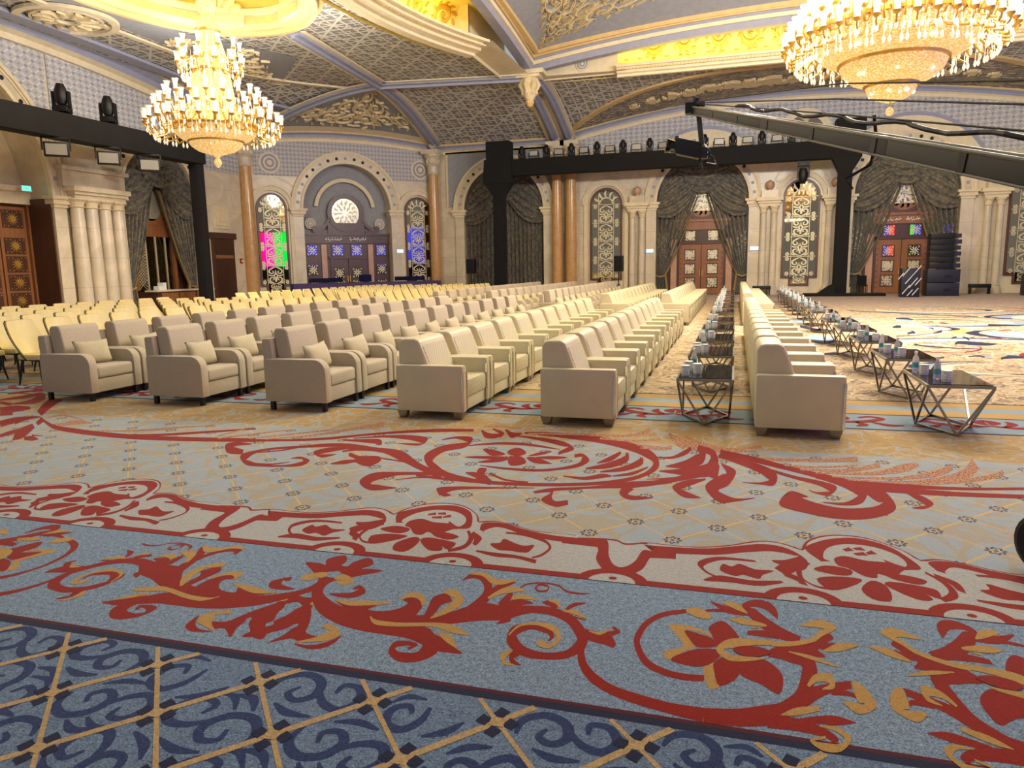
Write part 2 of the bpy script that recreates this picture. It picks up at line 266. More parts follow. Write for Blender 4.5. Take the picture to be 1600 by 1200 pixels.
'band':'''
rs-3087 4242 -3025 4247 -2781 4239 -2588 4308 -2404 4425 -2283 4425 -2171 4347/-3100 4261 -3040 4269 -2797 4265 -2604 4335 -2421 4457 -2295 4456 -2179 4375
rs-2166 4348 -2125 4484 -2038 4593 -1909 4647 -1764 4615 -1631 4481 -1569 4350/-2183 4374 -2144 4517 -2055 4630 -1924 4685 -1773 4654 -1630 4509 -1561 4364
rs-1560 4342 -1452 4381 -1317 4338 -1151 4267 -894 4263/-1570 4371 -1460 4410 -1322 4366 -1157 4295 -897 4284
rs-3000 4116 -2871 4135 -2660 4170 -2481 4256 -2342 4303 -2230 4271 -2209 4262 -2284 4190 -2358 4171/-3074 4226 -2932 4230 -2714 4258 -2533 4345 -2395 4410 -2262 4375 -2165 4207 -2209 4055 -2343 4137
rs-2040 4231 -2074 4279 -2038 4430 -1933 4523 -1790 4521 -1687 4436 -1647 4330 -1667 4250 -1763 4336/-2092 4218 -2161 4390 -2087 4519 -1971 4612 -1826 4641 -1679 4529 -1585 4265 -1651 4208 -1724 4197
rs-1471 4199 -1474 4232 -1425 4299 -1343 4283 -1202 4202 -1024 4162 -873 4155/-1512 4231 -1531 4344 -1452 4385 -1361 4367 -1219 4296 -1039 4248 -887 4240
rs-1941 4402 -1892 4427/-1955 4432 -1917 4479
rs-1885 4441 -1827 4442/-1898 4472 -1849 4496
rs-1893 4356 -1826 4368/-1906 4385 -1848 4421
rs-1824 4381 -1775 4406/-1837 4411 -1798 4458
rs-2232 4086 -2230 3968 -2152 3857 -2086 3840/-2206 4056 -2204 3952 -2157 3883 -2096 3864
rs-2296 3957 -2239 3909 -2235 3887/-2316 4029 -2227 3968 -2189 3859
rs-1583 4183 -1530 4072 -1523 3957 -1588 3868/-1573 4204 -1494 4060 -1493 3907 -1568 3830
rs-2449 4145 -2646 4145 -2751 4041 -2709 3911 -2614 3827/-2434 4117 -2619 4103 -2715 3998 -2691 3915 -2621 3856
rs-2700 3792 -2581 3806 -2434 3799 -2307 3870/-2713 3811 -2629 3884 -2471 3861 -2322 3894
rs-1329 4204 -1209 4192 -1066 4123 -1013 4044 -1031 3941 -1073 3880/-1336 4232 -1217 4232 -1068 4165 -996 4042 -1017 3912 -1064 3859
rs-1414 3878 -1276 3832 -1157 3838 -1027 3792/-1420 3902 -1291 3890 -1167 3884 -1036 3847
rs-1541 4140 -1490 4060 -1476 3991/-1541 4192 -1450 4093 -1444 3962
rs-2170 4199 -2276 4171 -2346 4056/-2151 4164 -2216 4073 -2284 3964
rp-2009 4180 -2018 4276 -1956 4332 -1867 4294 -1808 4289 -1737 4287 -1672 4226 -1702 4162 -1749 4077 -1819 4114 -1835 4056 -1891 4060 -1962 4154
rp-2143 4090 -2067 4166 -1954 4137 -1961 4061 -2035 4042
rp-2141 3961 -2052 4020 -1914 4018 -1974 3915 -2083 3837
rp-1903 3783 -1935 3891 -1870 4011 -1812 3973 -1801 3858 -1826 3770
rp-1812 3973 -1753 4023 -1636 3899 -1624 3837 -1700 3834
rp-1765 4020 -1638 4000 -1572 3965 -1584 3864 -1660 3926
rp-1782 4124 -1689 4129 -1596 4080 -1644 4016 -1755 4058
rp-2628 3950 -2616 4049 -2570 4021 -2525 4071 -2447 4014 -2349 4019 -2409 3948 -2431 3888 -2510 3923 -2550 3895
rp-1371 4016 -1318 4046 -1314 4116 -1235 4067 -1163 4035 -1109 4065 -1104 4001 -1122 3933 -1222 3939 -1295 3937
up-3093 4252 -2789 4252 -2596 4321 -2413 4441 -2289 4440 -2175 4361 -2135 4500 -2047 4612 -1917 4666 -1769 4634 -1630 4495 -1565 4357 -1456 4396 -1320 4352 -1154 4281 -895 4274 -871 4159 -1519 4226 -1798 4195 -2122 4251 -2532 4210 -3023 4152
rs-954 4133 -788 4125 -727 4104 -706 3929 -606 3749 -515 3755 -441 3859 -419 4013 -397 4036 -273 4054/-974 4241 -804 4232 -698 4245 -648 4010 -596 3881 -539 3871 -492 3968 -468 4137 -406 4135 -278 4144
rs-878 4221 -662 4250 -582 4199 -496 4231 -453 4234/-883 4246 -665 4275 -584 4224 -499 4255 -454 4254''',
'field':'''
rs-9195 7151 -8936 7054 -8945 7131/-9351 7283 -9157 7239 -9013 7187
rs-8509 6609 -8404 6732 -8390 6912/-8933 6941 -8827 7075 -8557 7052
rs-8364 6489 -8252 6562/-8563 6647 -8449 6722
rs-7737 5994 -7781 6220 -7817 6509/-8089 6259 -8099 6469 -7908 6584
rs-7237 5589 -7262 5754 -7347 5951/-7388 5700 -7457 5901 -7427 6013
rs-6972 5513 -6990 5643 -7320 6057/-7023 5547 -7412 5933 -7553 6224
rs-6880 5556 -6764 5546 -6746 5604/-7017 5672 -6965 5721 -6778 5633
rs-6967 5720 -6833 5735/-7037 5781 -6860 5759
rs-7696 6133 -7795 6329 -7787 6525/-7959 6331 -7976 6472 -7859 6585
rs-7384 6150 -7534 6364/-7575 6284 -7775 6536
rs-7857 6604 -8134 6948 -8358 7243 -8515 7489/-8179 6821 -8604 7288 -8797 7598 -8627 7586
rs-8934 7122 -8713 7218 -8819 7473 -9193 7834/-9025 7195 -9060 7496 -9393 7906 -9406 7984
rs-9391 7313 -9229 7532 -9218 7792/-9515 7410 -9482 7737 -9477 8008
rs-9796 7757 -9661 7892 -9596 8143/-9905 7844 -9825 8027 -9706 8236
rs-7748 6484 -7096 6073 -6678 5938 -6172 5859 -5645 5838 -5111 5894 -4448 6001/-7809 6549 -7257 6234 -6878 6132 -6355 6046 -5800 6008 -5241 6050 -4551 6145
rs-6127 5921 -5611 6020 -5204 6245 -4812 6510/-6164 5958 -5691 6107 -5280 6336 -4853 6565
fs-7144 6126 -6975 6282 -6852 6377/-7207 6179 -7211 6496 -6881 6406
fs-7645 6507 -7564 6648 -7118 6499/-7717 6567 -7667 6743 -7147 6528
fs-6528 6024 -5950 6167 -5640 6402 -5352 6555/-6569 6063 -6024 6246 -5700 6471 -5375 6583
rs-4464 6025 -4066 6134 -3785 6259 -3542 6462 -3203 6676 -2823 6820 -2507 6904/-4534 6121 -4122 6219 -3845 6359 -3592 6553 -3256 6786 -2882 6961 -2547 7018
rs-4378 5714 -4596 5802 -4552 5725 -4534 5825 -4428 5911/-4270 5557 -4443 5569 -4684 5855 -4645 5967 -4453 5946
rs-3166 6072 -3523 6108 -3816 6016 -4085 5890 -4241 5733 -4273 5531 -4017 5253 -3829 5227 -3634 5268 -3511 5327 -3541 5505 -3689 5601 -3751 5541/-3150 6038 -3485 6038 -3766 5936 -4031 5813 -4176 5651 -4111 5385 -4096 5387 -3872 5291 -3671 5322 -3592 5439 -3597 5492 -3648 5531 -3737 5521
rs-3995 5279 -3791 5289 -3678 5407/-4028 5326 -3823 5335 -3691 5426
rs-4203 5614 -3988 5748 -3804 5999 -3524 6108 -3153 6043/-4226 5645 -4018 5791 -3834 6044 -3550 6155 -3163 6066
rs-3642 6256 -3417 6225 -3221 6203 -3224 6236 -3244 6190/-3663 6293 -3481 6348 -3304 6386 -3179 6177 -3232 6167
rs-3567 6343 -3278 6463 -3001 6420 -2802 6307 -2849 6312 -3069 6282/-3588 6380 -3323 6554 -3083 6614 -2860 6544 -2811 6229 -3058 6258
rs-2227 5377 -2560 5654 -2860 5983 -3110 6065 -3328 5997 -3434 5886/-2185 5218 -2510 5480 -2759 5688 -3034 5899 -3285 5920 -3401 5833
rs-3200 6071 -3489 6044 -3639 5944 -3673 5781 -3490 5618 -3415 5740/-3176 6025 -3424 5932 -3536 5785 -3577 5687 -3550 5721 -3427 5761
rs-2985 5712 -2649 5619/-3004 5753 -2669 5668
rs-1935 5305 -2249 5405 -2583 5351 -2799 5272 -2792 5021 -2594 4830 -2423 4925/-1914 5238 -2216 5318 -2541 5264 -2679 5073 -2666 4960 -2665 4982 -2430 4940
rs-2528 5119 -2378 5214 -2120 5252 -1904 5213/-2537 5135 -2393 5247 -2133 5286 -1915 5246
fs-4992 6128 -4944 6318 -4933 6540/-5034 6176 -4997 6381 -4955 6566
fs-4920 6035 -4647 6307 -4390 6578/-4960 6083 -4695 6371 -4409 6605
fs-4420 6118 -4027 6362 -3756 6693 -3511 6905/-4446 6154 -4077 6439 -3838 6832 -3629 7126
fs-4602 6113 -4235 6398 -3961 6656/-4630 6149 -4279 6463 -3995 6711
rp-3304 5440 -3248 5589 -3164 5636 -3277 5725 -3320 5833 -3177 5748 -3020 5784 -2916 5638 -2925 5448 -3031 5476 -3111 5538 -3175 5459
rs-2681 6471 -2571 6571 -2396 6447 -2430 6441 -2595 6270 -2615 5899 -2367 5459 -2150 5276 -1846 5192 -1464 5214 -1108 5299 -823 5436 -639 5662 -554 5988 -644 6442 -866 6756 -1210 6955 -1633 7043 -1993 7009/-2698 6508 -2606 6662 -2432 6658 -2354 6273 -2489 6059 -2479 5773 -2395 5642 -2196 5429 -1876 5291 -1486 5295 -1126 5381 -843 5536 -662 5760 -609 6053 -662 6214 -849 6462 -1174 6696 -1590 6838 -1970 6925
rs-2342 6309 -2111 6425 -1884 6450 -1673 6410 -1479 6361/-2360 6356 -2140 6511 -1911 6549 -1691 6493 -1483 6384
rs-2016 5686 -1781 5614 -1507 5614 -1326 5706 -1189 5844 -1150 6058 -1250 6274 -1319 6231/-2022 5706 -1800 5680 -1526 5688 -1346 5781 -1224 5958 -1230 6126 -1236 6167 -1293 6124
rs-2015 6793 -1741 6668 -1486 6499 -1430 6488 -1473 6308 -1461 6211/-2026 6833 -1768 6797 -1514 6680 -1359 6420 -1437 6210 -1450 6189
rs-1770 5276 -1903 5457 -1897 5461 -1920 5584/-1753 5166 -1906 5281 -1996 5592 -1940 5624
rs-2054 5437 -1961 5357 -1890 5306/-2062 5464 -1996 5487 -1919 5430
rs-1852 5444 -1672 5305 -1485 5287/-1865 5503 -1684 5355 -1495 5328
rs-1069 5972 -969 6068 -922 6303 -930 6418/-1075 5996 -1008 6210 -951 6392 -937 6431
rs-1128 5782 -949 5846 -828 6085 -857 6381/-1137 5819 -988 6017 -882 6255 -887 6402
rs-995 5705 -811 5794 -698 6009 -713 6239/-1003 5742 -839 5933 -747 6177 -743 6267
rs-877 5615 -734 5692 -636 5938/-884 5651 -752 5780 -644 5974
rs-1261 5529 -1081 5471 -955 5551 -885 5618/-1266 5556 -1098 5558 -979 5675 -889 5645
rs-2413 5257 -2189 5218 -1913 5198/-2441 5326 -2214 5285 -1931 5256
rs-1406 5185 -1754 5119 -2000 5077 -2124 4995 -2004 4822 -1951 4855/-1401 5170 -1738 5072 -1962 4986 -2030 4833 -2033 4911 -1956 4869
rs-1367 5044 -1255 5096 -1285 4916 -1153 4784 -1070 4850/-1379 5081 -1266 5205 -1223 4992 -1174 4908 -1097 4953
rs-1386 5067 -1255 5131 -1034 5237 -863 5299 -690 5349 -412 5543/-1393 5089 -1275 5208 -1046 5293 -881 5396 -715 5514 -421 5628
rs-746 5468 -767 5208 -668 5059 -515 5135/-673 5307 -699 5225 -677 5170 -517 5153
rs-2443 6952 -2300 6668 -2193 6683 -2164 6855/-2449 7005 -2356 6898 -2253 6855 -2189 6920
rs-2351 7048 -2191 6827 -2207 6786/-2362 7102 -2194 6941 -2155 6698
rs-2212 7039 -2049 6718 -1992 6891/-2218 7095 -2106 6958 -2014 6959
rp-1926 6181 -1918 6304 -1854 6350 -1749 6191 -1774 6070 -1865 6077
rp-2178 6245 -2044 6214 -1915 6095 -2009 6015 -2101 6111
rp-2244 5916 -2121 5990 -1890 6014 -1893 5930 -2060 5902
rp-2076 5778 -1989 5907 -1876 6017 -1850 5885 -1952 5796
rp-1861 5993 -1787 6066 -1702 5973 -1660 5821 -1764 5745
rp-1704 6029 -1608 6051 -1474 5918 -1435 5874 -1587 5865
rp-1705 6085 -1630 6248 -1535 6288 -1601 6138
rp-1635 6045 -1498 6133 -1349 6110 -1470 6016
fs-1933 6911 -1456 6966 -1060 6969 -843 7109 -765 7296/-1948 6967 -1473 7049 -1077 7078 -865 7247 -799 7464
fs-1198 6855 -885 6818 -627 6935/-1208 6922 -896 6895 -637 7028
fs-823 6677 -497 6584/-829 6739 -501 6668
fs-2469 7098 -2311 7148 -2057 7109/-2490 7157 -2343 7253 -2072 7168
rs-606 6265 -469 6269 -364 6430 -322 6647/-609 6297 -479 6355 -392 6580 -344 6740
rs-501 5998 -338 5979 -213 6163 -202 6563 -272 6672/-504 6028 -367 6224 -279 6463 -254 6513 -277 6621
rs-538 5842 -306 5769 -144 5796 -86 6198 -131 6648 -274 6825/-541 5870 -321 6005 -192 6149 -163 6263 -162 6468 -281 6591
rs-612 5596 -420 5642 -243 5738/-615 5613 -426 5703 -250 5828
rs-865 5307 -634 5383 -411 5565 -180 5777/-880 5388 -653 5506 -428 5693 -197 5958
rs-172 5731 -307 5651 -404 5452 -305 5209 -186 5217/-168 5689 -284 5491 -333 5400 -297 5355 -186 5232
rs-63 6173 -17 5926 -60 5853 -167 5523 -67 5161 55 5197 186 5303/-55 6214 55 5999 4 5596 -65 5450 -41 5370 55 5271 186 5318
rs-92 6401 51 6248 227 5998 301 5797 316 5815 231 5717 103 5695/-87 6511 62 6404 259 6231 362 5999 331 5665 229 5657 102 5678
rs-10 6348 241 6128 468 5885 646 5734 712 5577 699 5590 613 5560 568 5605/-8 6380 248 6197 480 5976 669 5862 770 5727 693 5493 607 5520 565 5589
rs-82 6460 180 6314 423 6132 644 5941 815 5725 893 5526 892 5535 777 5354 631 5326/-75 6689 194 6507 440 6281 669 6099 868 5961 965 5710 896 5380 769 5281 629 5311
rp-188 5866 -84 6187 -78 5892 -93 5728 -162 5803
fs-273 6824 -443 7043 -576 7268/-281 6592 -453 6805 -581 7208
fs-419 7087 -229 6752 -12 6646 280 6845/-416 7177 -223 6935 -12 6766 281 6944
fs-213 6513 57 6615 232 6661/-220 6689 57 6709 234 6720
fs-10 6375 315 6385 695 6420 1028 6523/-9 6463 320 6494 706 6529 1051 6690
fs120 6313 553 6204 1005 6364/122 6367 559 6265 1012 6416
fs-582 7219 -499 6852 -396 6604/-575 7257 -485 6973 -382 6760
fs-780 6568 -563 6551 -499 6670/-786 6616 -575 6670 -513 6763
rs937 5643 991 5428 1029 5413 933 5285 733 5220 548 5330 423 5516 427 5380 545 5418/967 5762 1082 5709 1087 5292 906 5049 697 4981 503 5050 341 5193 434 5537 547 5438
rs645 5926 949 5702 1258 5666 1566 5679 1972 5729/658 6019 981 5874 1292 5816 1597 5793 2004 5826
rs756 5886 1183 5810 1608 5844 2044 5952/763 5931 1204 5915 1629 5921 2067 6022
rs1226 5664 1273 5484 1291 5410 1272 5396 1193 5340/1242 5718 1322 5626 1350 5457 1260 5326 1190 5325
fs433 6236 739 6253 1006 6370/436 6277 745 6304 1011 6411
fs548 6135 908 6172 1176 6381/552 6184 920 6270 1196 6535
fs661 6066 1073 6117 1333 6273 1475 6475/666 6115 1087 6214 1371 6523 1491 6578
fs768 5981 1224 6023 1536 6183 1707 6413/772 6019 1239 6106 1571 6373 1737 6603
fs872 5913 1315 5933 1680 6089 1917 6498/879 5959 1333 6023 1731 6360 1947 6821
fs1085 5861 1537 5973 1919 6207 2047 6375/1091 5896 1553 6045 1954 6347 2075 6511''',
'far':'''
ns4468 23366 4683 23120 4837 23024/4548 23789 4817 23786 4890 23276
ns3858 20090 4058 20544/4033 21054 4119 20869
ns4607 20261 4620 19798 4787 20695/4653 20453 4731 20326 4746 20559
ns4349 18696 4551 18872 4742 19530/4394 18907 4672 19449 4775 19733
ns3871 18755 3976 18614 4084 19427/3915 18972 4065 19144 4036 19238
ns6104 20996 6405 20945 6713 21048/6297 21667 6585 21542 6795 21310
ns4173 16196 4291 16387 4479 16212 4727 16163 4974 16462/4236 16493 4448 17013 4669 16908 4877 16684 5011 16588
ns4451 17578 4588 17739/4505 17810 4667 18070
ns4719 17825 4680 17336 4630 17018/4771 18008 4805 17739 4671 17129
ns3343 13865 3461 14033/3373 14007 3505 14238
ns3870 14182 4036 14275 4091 14114/3910 14334 4096 14492 4163 14354
ns4266 13882 4444 14068 4667 14114/4345 14168 4581 14522 4764 14414
ns3445 17896 3825 18098 4311 18607/3474 18050 3856 18255 4346 18771
ns6990 24257 7097 23601 7403 23517/7069 24529 7196 23932 7482 23772
ns4970 25408 5524 25223 6103 24737 6772 24247/5030 25718 5590 25525 6174 25026 6848 24522
bs4302 22481 4494 22080 4649 21633/4422 23113 4734 23239 4760 22130
bs4291 16993 4441 16978 4617 17011/4352 17254 4673 17888 4701 17317
bs5140 20762 5431 20434 5666 20209 6119 20972/5220 21090 5565 20943 5869 20961 6208 21298
bs5363 18564 5520 18539 5700 18328 6015 18310/5434 18822 5752 19333 5889 18940 6178 18814
bs3551 16923 3863 16769 4138 16505/3596 17144 3963 17205 4222 16839
bs4057 13961 4225 14292/4163 14386 4299 14585
bs4218 15208 4456 15750 4474 16074/4287 15523 4470 15913 4420 15888
ws3642 18955 4018 18216 4496 18661 4857 19523 4937 20533 4650 21151 4094 21363/3685 19176 4074 18471 4566 18976 4822 19519 4860 20227 4592 20885 4053 21148
ws3073 15437 3523 15248 3833 15363 4034 15858 3984 16230 3613 16328/3095 15552 3563 15427 3875 15542 3972 15681 3945 16073 3586 16203
rs5205 21771 5246 21612 5365 21610/5273 22059 5368 22112 5420 21830
rs5189 17778 5272 17746 5379 17578/5241 17967 5414 18224 5424 17720
rs4848 17759 4886 17605/4889 17907 4964 17885
rs3983 14862 4240 15109 4447 15507 4563 16125/4009 14966 4300 15345 4469 15711 4523 16015
rs6783 21628 7011 22037 7174 22830/6843 21835 7026 22200 7103 22624
rs5897 19533 6040 19610 6212 19723/5948 19710 6125 19896 6268 19903
rs4815 21924 4878 21750/4865 22152 4943 22037
rs5016 22087 5161 22278/5065 22317 5226 22577
os4780 19128 4922 18857 5252 19536/4916 19692 5280 20284 5327 19824
os4191 13825 4378 14202/4254 14082 4445 14474
os5678 22642 5804 22650/5873 23434 6002 23441
os4746 15316 4904 15344/4818 15562 5066 15881
ns1644 20214 1783 19626 2037 19177/1701 20826 1867 20441 2075 19502
ns1569 16445 1750 16066 2037 16436/1629 17021 1826 16783 2100 17008
ns1577 14136 1768 14198 1965 14103/1600 14376 1820 14628 1991 14280
ns3796 20145 4022 20330 4055 21142/3901 20740 4142 21094 3981 20770
ns3783 18459 4019 18802 4096 19675/3853 18846 4094 19384 4025 19372
bs1595 22287 1754 21649 1898 21854/1676 23361 1909 23435 1966 22572
bs1571 17185 1775 16650 2056 16636/1661 18101 1921 17971 2184 17671''',
}
# ------------------------------------------------------------------ mesh helpers
def mesh(name, verts, faces, smooth=False):
    me = bpy.data.meshes.new(name); me.from_pydata([tuple(v) for v in verts], [], faces); me.update()
    if smooth:
        for p in me.polygons: p.use_smooth = True
    return me
def put(name, me, mat, parent=None, loc=None, rz=0., label=None):
    o = bpy.data.objects.new(name, me); COL.objects.link(o)
    if mat is not None:
        if not me.materials: me.materials.append(MAT[mat])
    if parent is not None: o.parent = parent
    if loc is not None: o.location = loc
    if rz: o.rotation_euler = (0, 0, rz)
    if label: o['label'] = label
    return o
def tag(o, label, cat, group=None):
    o['label'] = label; o['category'] = cat
    if group: o['group'] = group
    return o
def struct(o, label=None):
    o['kind'] = 'structure'
    if label: o['label'] = label
    return o
def thing(name, label, cat, loc=(0, 0, 0), rz=0., group=None):
    o = bpy.data.objects.new(name, None); COL.objects.link(o); o.location = loc; o.rotation_euler = (0, 0, rz); o.empty_display_size = .1
    return tag(o, label, cat, group)
def dup(root, loc, rz=0., label=None):
    r = root.copy(); COL.objects.link(r); r.location = loc; r.rotation_euler = (0, 0, rz)
    if label: r['label'] = label
    for ch in root.children:
        c = ch.copy(); COL.objects.link(c); c.parent = r
        for g in ch.children:
            d = g.copy(); COL.objects.link(d); d.parent = c
    return r
class B:
    """collects shapes into one mesh"""
    def __init__(s): s.v = []; s.f = []; s.sm = False
    def add(s, vs, fs):
        n = len(s.v); s.v += [Vector(v) for v in vs]; s.f += [tuple(i+n for i in f) for f in fs]; return s
    def box(s, x0, x1, y0, y1, z0, z1):
        return s.add([(x0,y0,z0),(x1,y0,z0),(x1,y1,z0),(x0,y1,z0),(x0,y0,z1),(x1,y0,z1),(x1,y1,z1),(x0,y1,z1)], [(0,3,2,1),(4,5,6,7),(0,1,5,4),(1,2,6,5),(2,3,7,6),(3,0,4,7)])
    def bar(s, a, b, w, h=None, up=(0,0,1)):
        a = Vector(a); b = Vector(b); h = w if h is None else h; d = (b-a).normalized(); u = Vector(up)
        if abs(d.dot(u)) > .98: u = Vector((1,0,0))
        sx = d.cross(u).normalized(); sz = sx.cross(d)
        vs = [p + sx*i*w/2 + sz*j*h/2 for p in (a, b) for i, j in ((-1,-1),(1,-1),(1,1),(-1,1))]
        return s.add(vs, [(0,1,2,3),(7,6,5,4),(0,4,5,1),(1,5,6,2),(2,6,7,3),(3,7,4,0)])
    def tube(s, pts, rad, n=8, caps=True):
        pts = [Vector(p) for p in pts]; rad = rad if isinstance(rad, (list, tuple)) else [rad]*len(pts); vs = []; fs = []; ref = None
        for i, p in enumerate(pts):
            d = (pts[min(i+1, len(pts)-1)]-pts[max(i-1, 0)]).normalized()
            if ref is None: ref = Vector((0,0,1)) if abs(d.z) < .9 else Vector((1,0,0))
            sx = d.cross(ref).normalized(); sy = sx.cross(d); ref = sy if sy.length > .1 else ref
            for k in range(n):
                a = 2*PI*k/n; vs.append(p+(sx*math.cos(a)+sy*math.sin(a))*rad[i])
        for i in range(len(pts)-1):
            for k in range(n): fs.append((i*n+k, i*n+(k+1)%n, (i+1)*n+(k+1)%n, (i+1)*n+k))
        if caps: fs += [tuple(range(n))[::-1], tuple((len(pts)-1)*n+k for k in range(n))]
        return s.add(vs, fs)
    def lathe(s, prof, n=24, c=(0,0,0), a0=0., a1=2*PI):
        full = abs(a1-a0-2*PI) < 1e-6; m = n if full else n+1; vs = []; fs = []; c = Vector(c)
        for r, z in prof:
            for k in range(m):
                a = a0+(a1-a0)*k/n; vs.append(c+Vector((r*math.cos(a), r*math.sin(a), z)))
        for i in range(len(prof)-1):
            for k in range(n):
                k2 = (k+1) % m; fs.append((i*m+k, i*m+k2, (i+1)*m+k2, (i+1)*m+k))
        return s.add(vs, fs)
    def grid(s, fn, nu, nv):
        vs = [fn(i/nu, j/nv) for i in range(nu+1) for j in range(nv+1)]
        return s.add(vs, [(i*(nv+1)+j, (i+1)*(nv+1)+j, (i+1)*(nv+1)+j+1, i*(nv+1)+j+1) for i in range(nu) for j in range(nv)])
    def sweep(s, path, prof, up=(0,0,1), closed=False):
        """prof: list of (side, up) offsets; path: points"""
        path = [Vector(p) for p in path]; n = len(prof); vs = []; fs = []; N = len(path); u0 = Vector(up)
        for i, p in enumerate(path):
            if closed: d = path[(i+1) % N]-path[i-1]
            else: d = path[min(i+1, N-1)]-path[max(i-1, 0)]
            d.normalize(); sx = d.cross(u0).normalized(); sz = sx.cross(d)
            vs += [p+sx*a+sz*b for a, b in prof]
        for i in range(N if closed else N-1):
            i2 = (i+1) % N
            for k in range(n): fs.append((i*n+k, i*n+(k+1)%n, i2*n+(k+1)%n, i2*n+k))
        if not closed: fs += [tuple(range(n))[::-1], tuple((N-1)*n+k for k in range(n))]
        return s.add(vs, fs)
    def poly(s, outer, holes, fn):
        loops = [[Vector((a, b, 0)) for a, b in l] for l in [outer]+holes]; flat = [p for l in loops for p in l]
        tris = tessellate_polygon(loops)
        return s.add([fn(p.x, p.y) for p in flat], [tuple(t) for t in tris])
    def xf(s, fn): s.v = [Vector(fn(v)) for v in s.v]; return s
    def me(s, name='mesh', smooth=False, bevel=0., seg=2, normals=True):
        me = mesh(name, s.v, s.f, smooth)
        if bevel or normals:
            bm = bmesh.new(); bm.from_mesh(me)
            if bevel:
                es = [e for e in bm.edges if len(e.link_faces) == 2 and e.calc_face_angle(0) > .5]
                bmesh.ops.bevel(bm, geom=es, offset=bevel, segments=seg, affect='EDGES', profile=.6, clamp_overlap=True)
            if normals: bmesh.ops.recalc_face_normals(bm, faces=bm.faces[:])
            bm.to_mesh(me); bm.free()
            if bevel or smooth:
                for p in me.polygons: p.use_smooth = True
                try: me.set_sharp_from_angle(angle=.7)
                except Exception: pass
        return me
    def put(s, name, mat, parent=None, smooth=False, bevel=0., seg=2, label=None, normals=True, kind=None):
        o = put(name, s.me(name, smooth, bevel, seg, normals), mat, parent, label=label)
        if kind: o['kind'] = kind
        return o
class Fr:
    """a wall frame: u along the wall, w out into the room, z up"""
    def __init__(s, O, U, N): s.O = Vector((O[0], O[1], 0)); s.U = Vector((U[0], U[1], 0)); s.N = Vector((N[0], N[1], 0))
    def p(s, u, w, z): return s.O+s.U*u+s.N*w+Vector((0, 0, z))
    def x(s, v): return s.p(v[0], v[1], v[2])
def arcpts(u, z, r, a0=0., a1=PI, n=20): return [(u+r*math.cos(a0+(a1-a0)*i/n), z+r*math.sin(a0+(a1-a0)*i/n)) for i in range(n+1)]
def ringband(b, fr, u, z, r0, r1, w0, w1, a0=0., a1=PI, n=24):
    prof = [(r0, w0), (r1, w0), (r1, w1), (r0, w1)]; vs = []; fs = []
    for i in range(n+1):
        a = a0+(a1-a0)*i/n
        vs += [fr.p(u+r*math.cos(a), w, z+r*math.sin(a)) for r, w in prof]
    for i in range(n):
        for k in range(4): fs.append((i*4+k, i*4+(k+1)%4, i*4+4+(k+1)%4, i*4+4+k))
    fs += [(0,1,2,3), tuple(n*4+k for k in (3,2,1,0))]
    return b.add(vs, fs)
def fbox(b, fr, u0, u1, w0, w1, z0, z1):
    n = len(b.v); b.box(u0, u1, w0, w1, z0, z1)
    for i in range(n, len(b.v)): b.v[i] = fr.x(b.v[i])
    return b
def flathe(b, fr, u, w, prof, n=20):
    c = fr.p(u, w, 0); return b.lathe(prof, n, c)
def fdisc(b, fr, u, z, r, w0, w1, n=20, r0=0.):
    """disc (or ring) standing in the wall plane"""
    vs = []; fs = []
    for i in range(n):
        a = 2*PI*i/n
        for w in (w0, w1): vs.append(fr.p(u+r*math.cos(a), w, z+r*math.sin(a)))
    if r0 <= 0:
        fs = [(2*i, 2*((i+1)%n), 2*((i+1)%n)+1, 2*i+1) for i in range(n)]+[tuple(2*i+1 for i in range(n)), tuple(2*i for i in range(n))[::-1]]
        return b.add(vs, fs)
    return ringband(b, fr, u, z, r0, r, w0, w1, 0, 2*PI, n)
def cat(P, n):  # Catmull-Rom through 2-D points
    if len(P) < 3: return [tuple(a+(b-a)*k/n for a, b in zip(P[0], P[1])) for k in range(n+1)]
    out = []
    for i in range(len(P)-1):
        p0, p1, p2, p3 = P[max(i-1, 0)], P[i], P[i+1], P[min(i+2, len(P)-1)]
        for k in range(n):
            t = k/n
            out.append(tuple(.5*(2*b+(c-a)*t+(2*a-5*b+4*c-d)*t*t+(3*b-a-3*c+d)*t*t*t) for a, b, c, d in zip(p0, p1, p2, p3)))
    out.append(tuple(P[-1])); return out
ORD = 'first second third fourth fifth sixth seventh eighth ninth tenth eleventh twelfth thirteenth fourteenth fifteenth sixteenth seventeenth eighteenth nineteenth twentieth'.split()
TENS = {20: 'twenty', 30: 'thirty'}
def ordw(n):
    if n <= 20: return ORD[n-1]
    return TENS[n//10*10]+'-'+ORD[n % 10-1] if n % 10 else TENS[n]+'th'
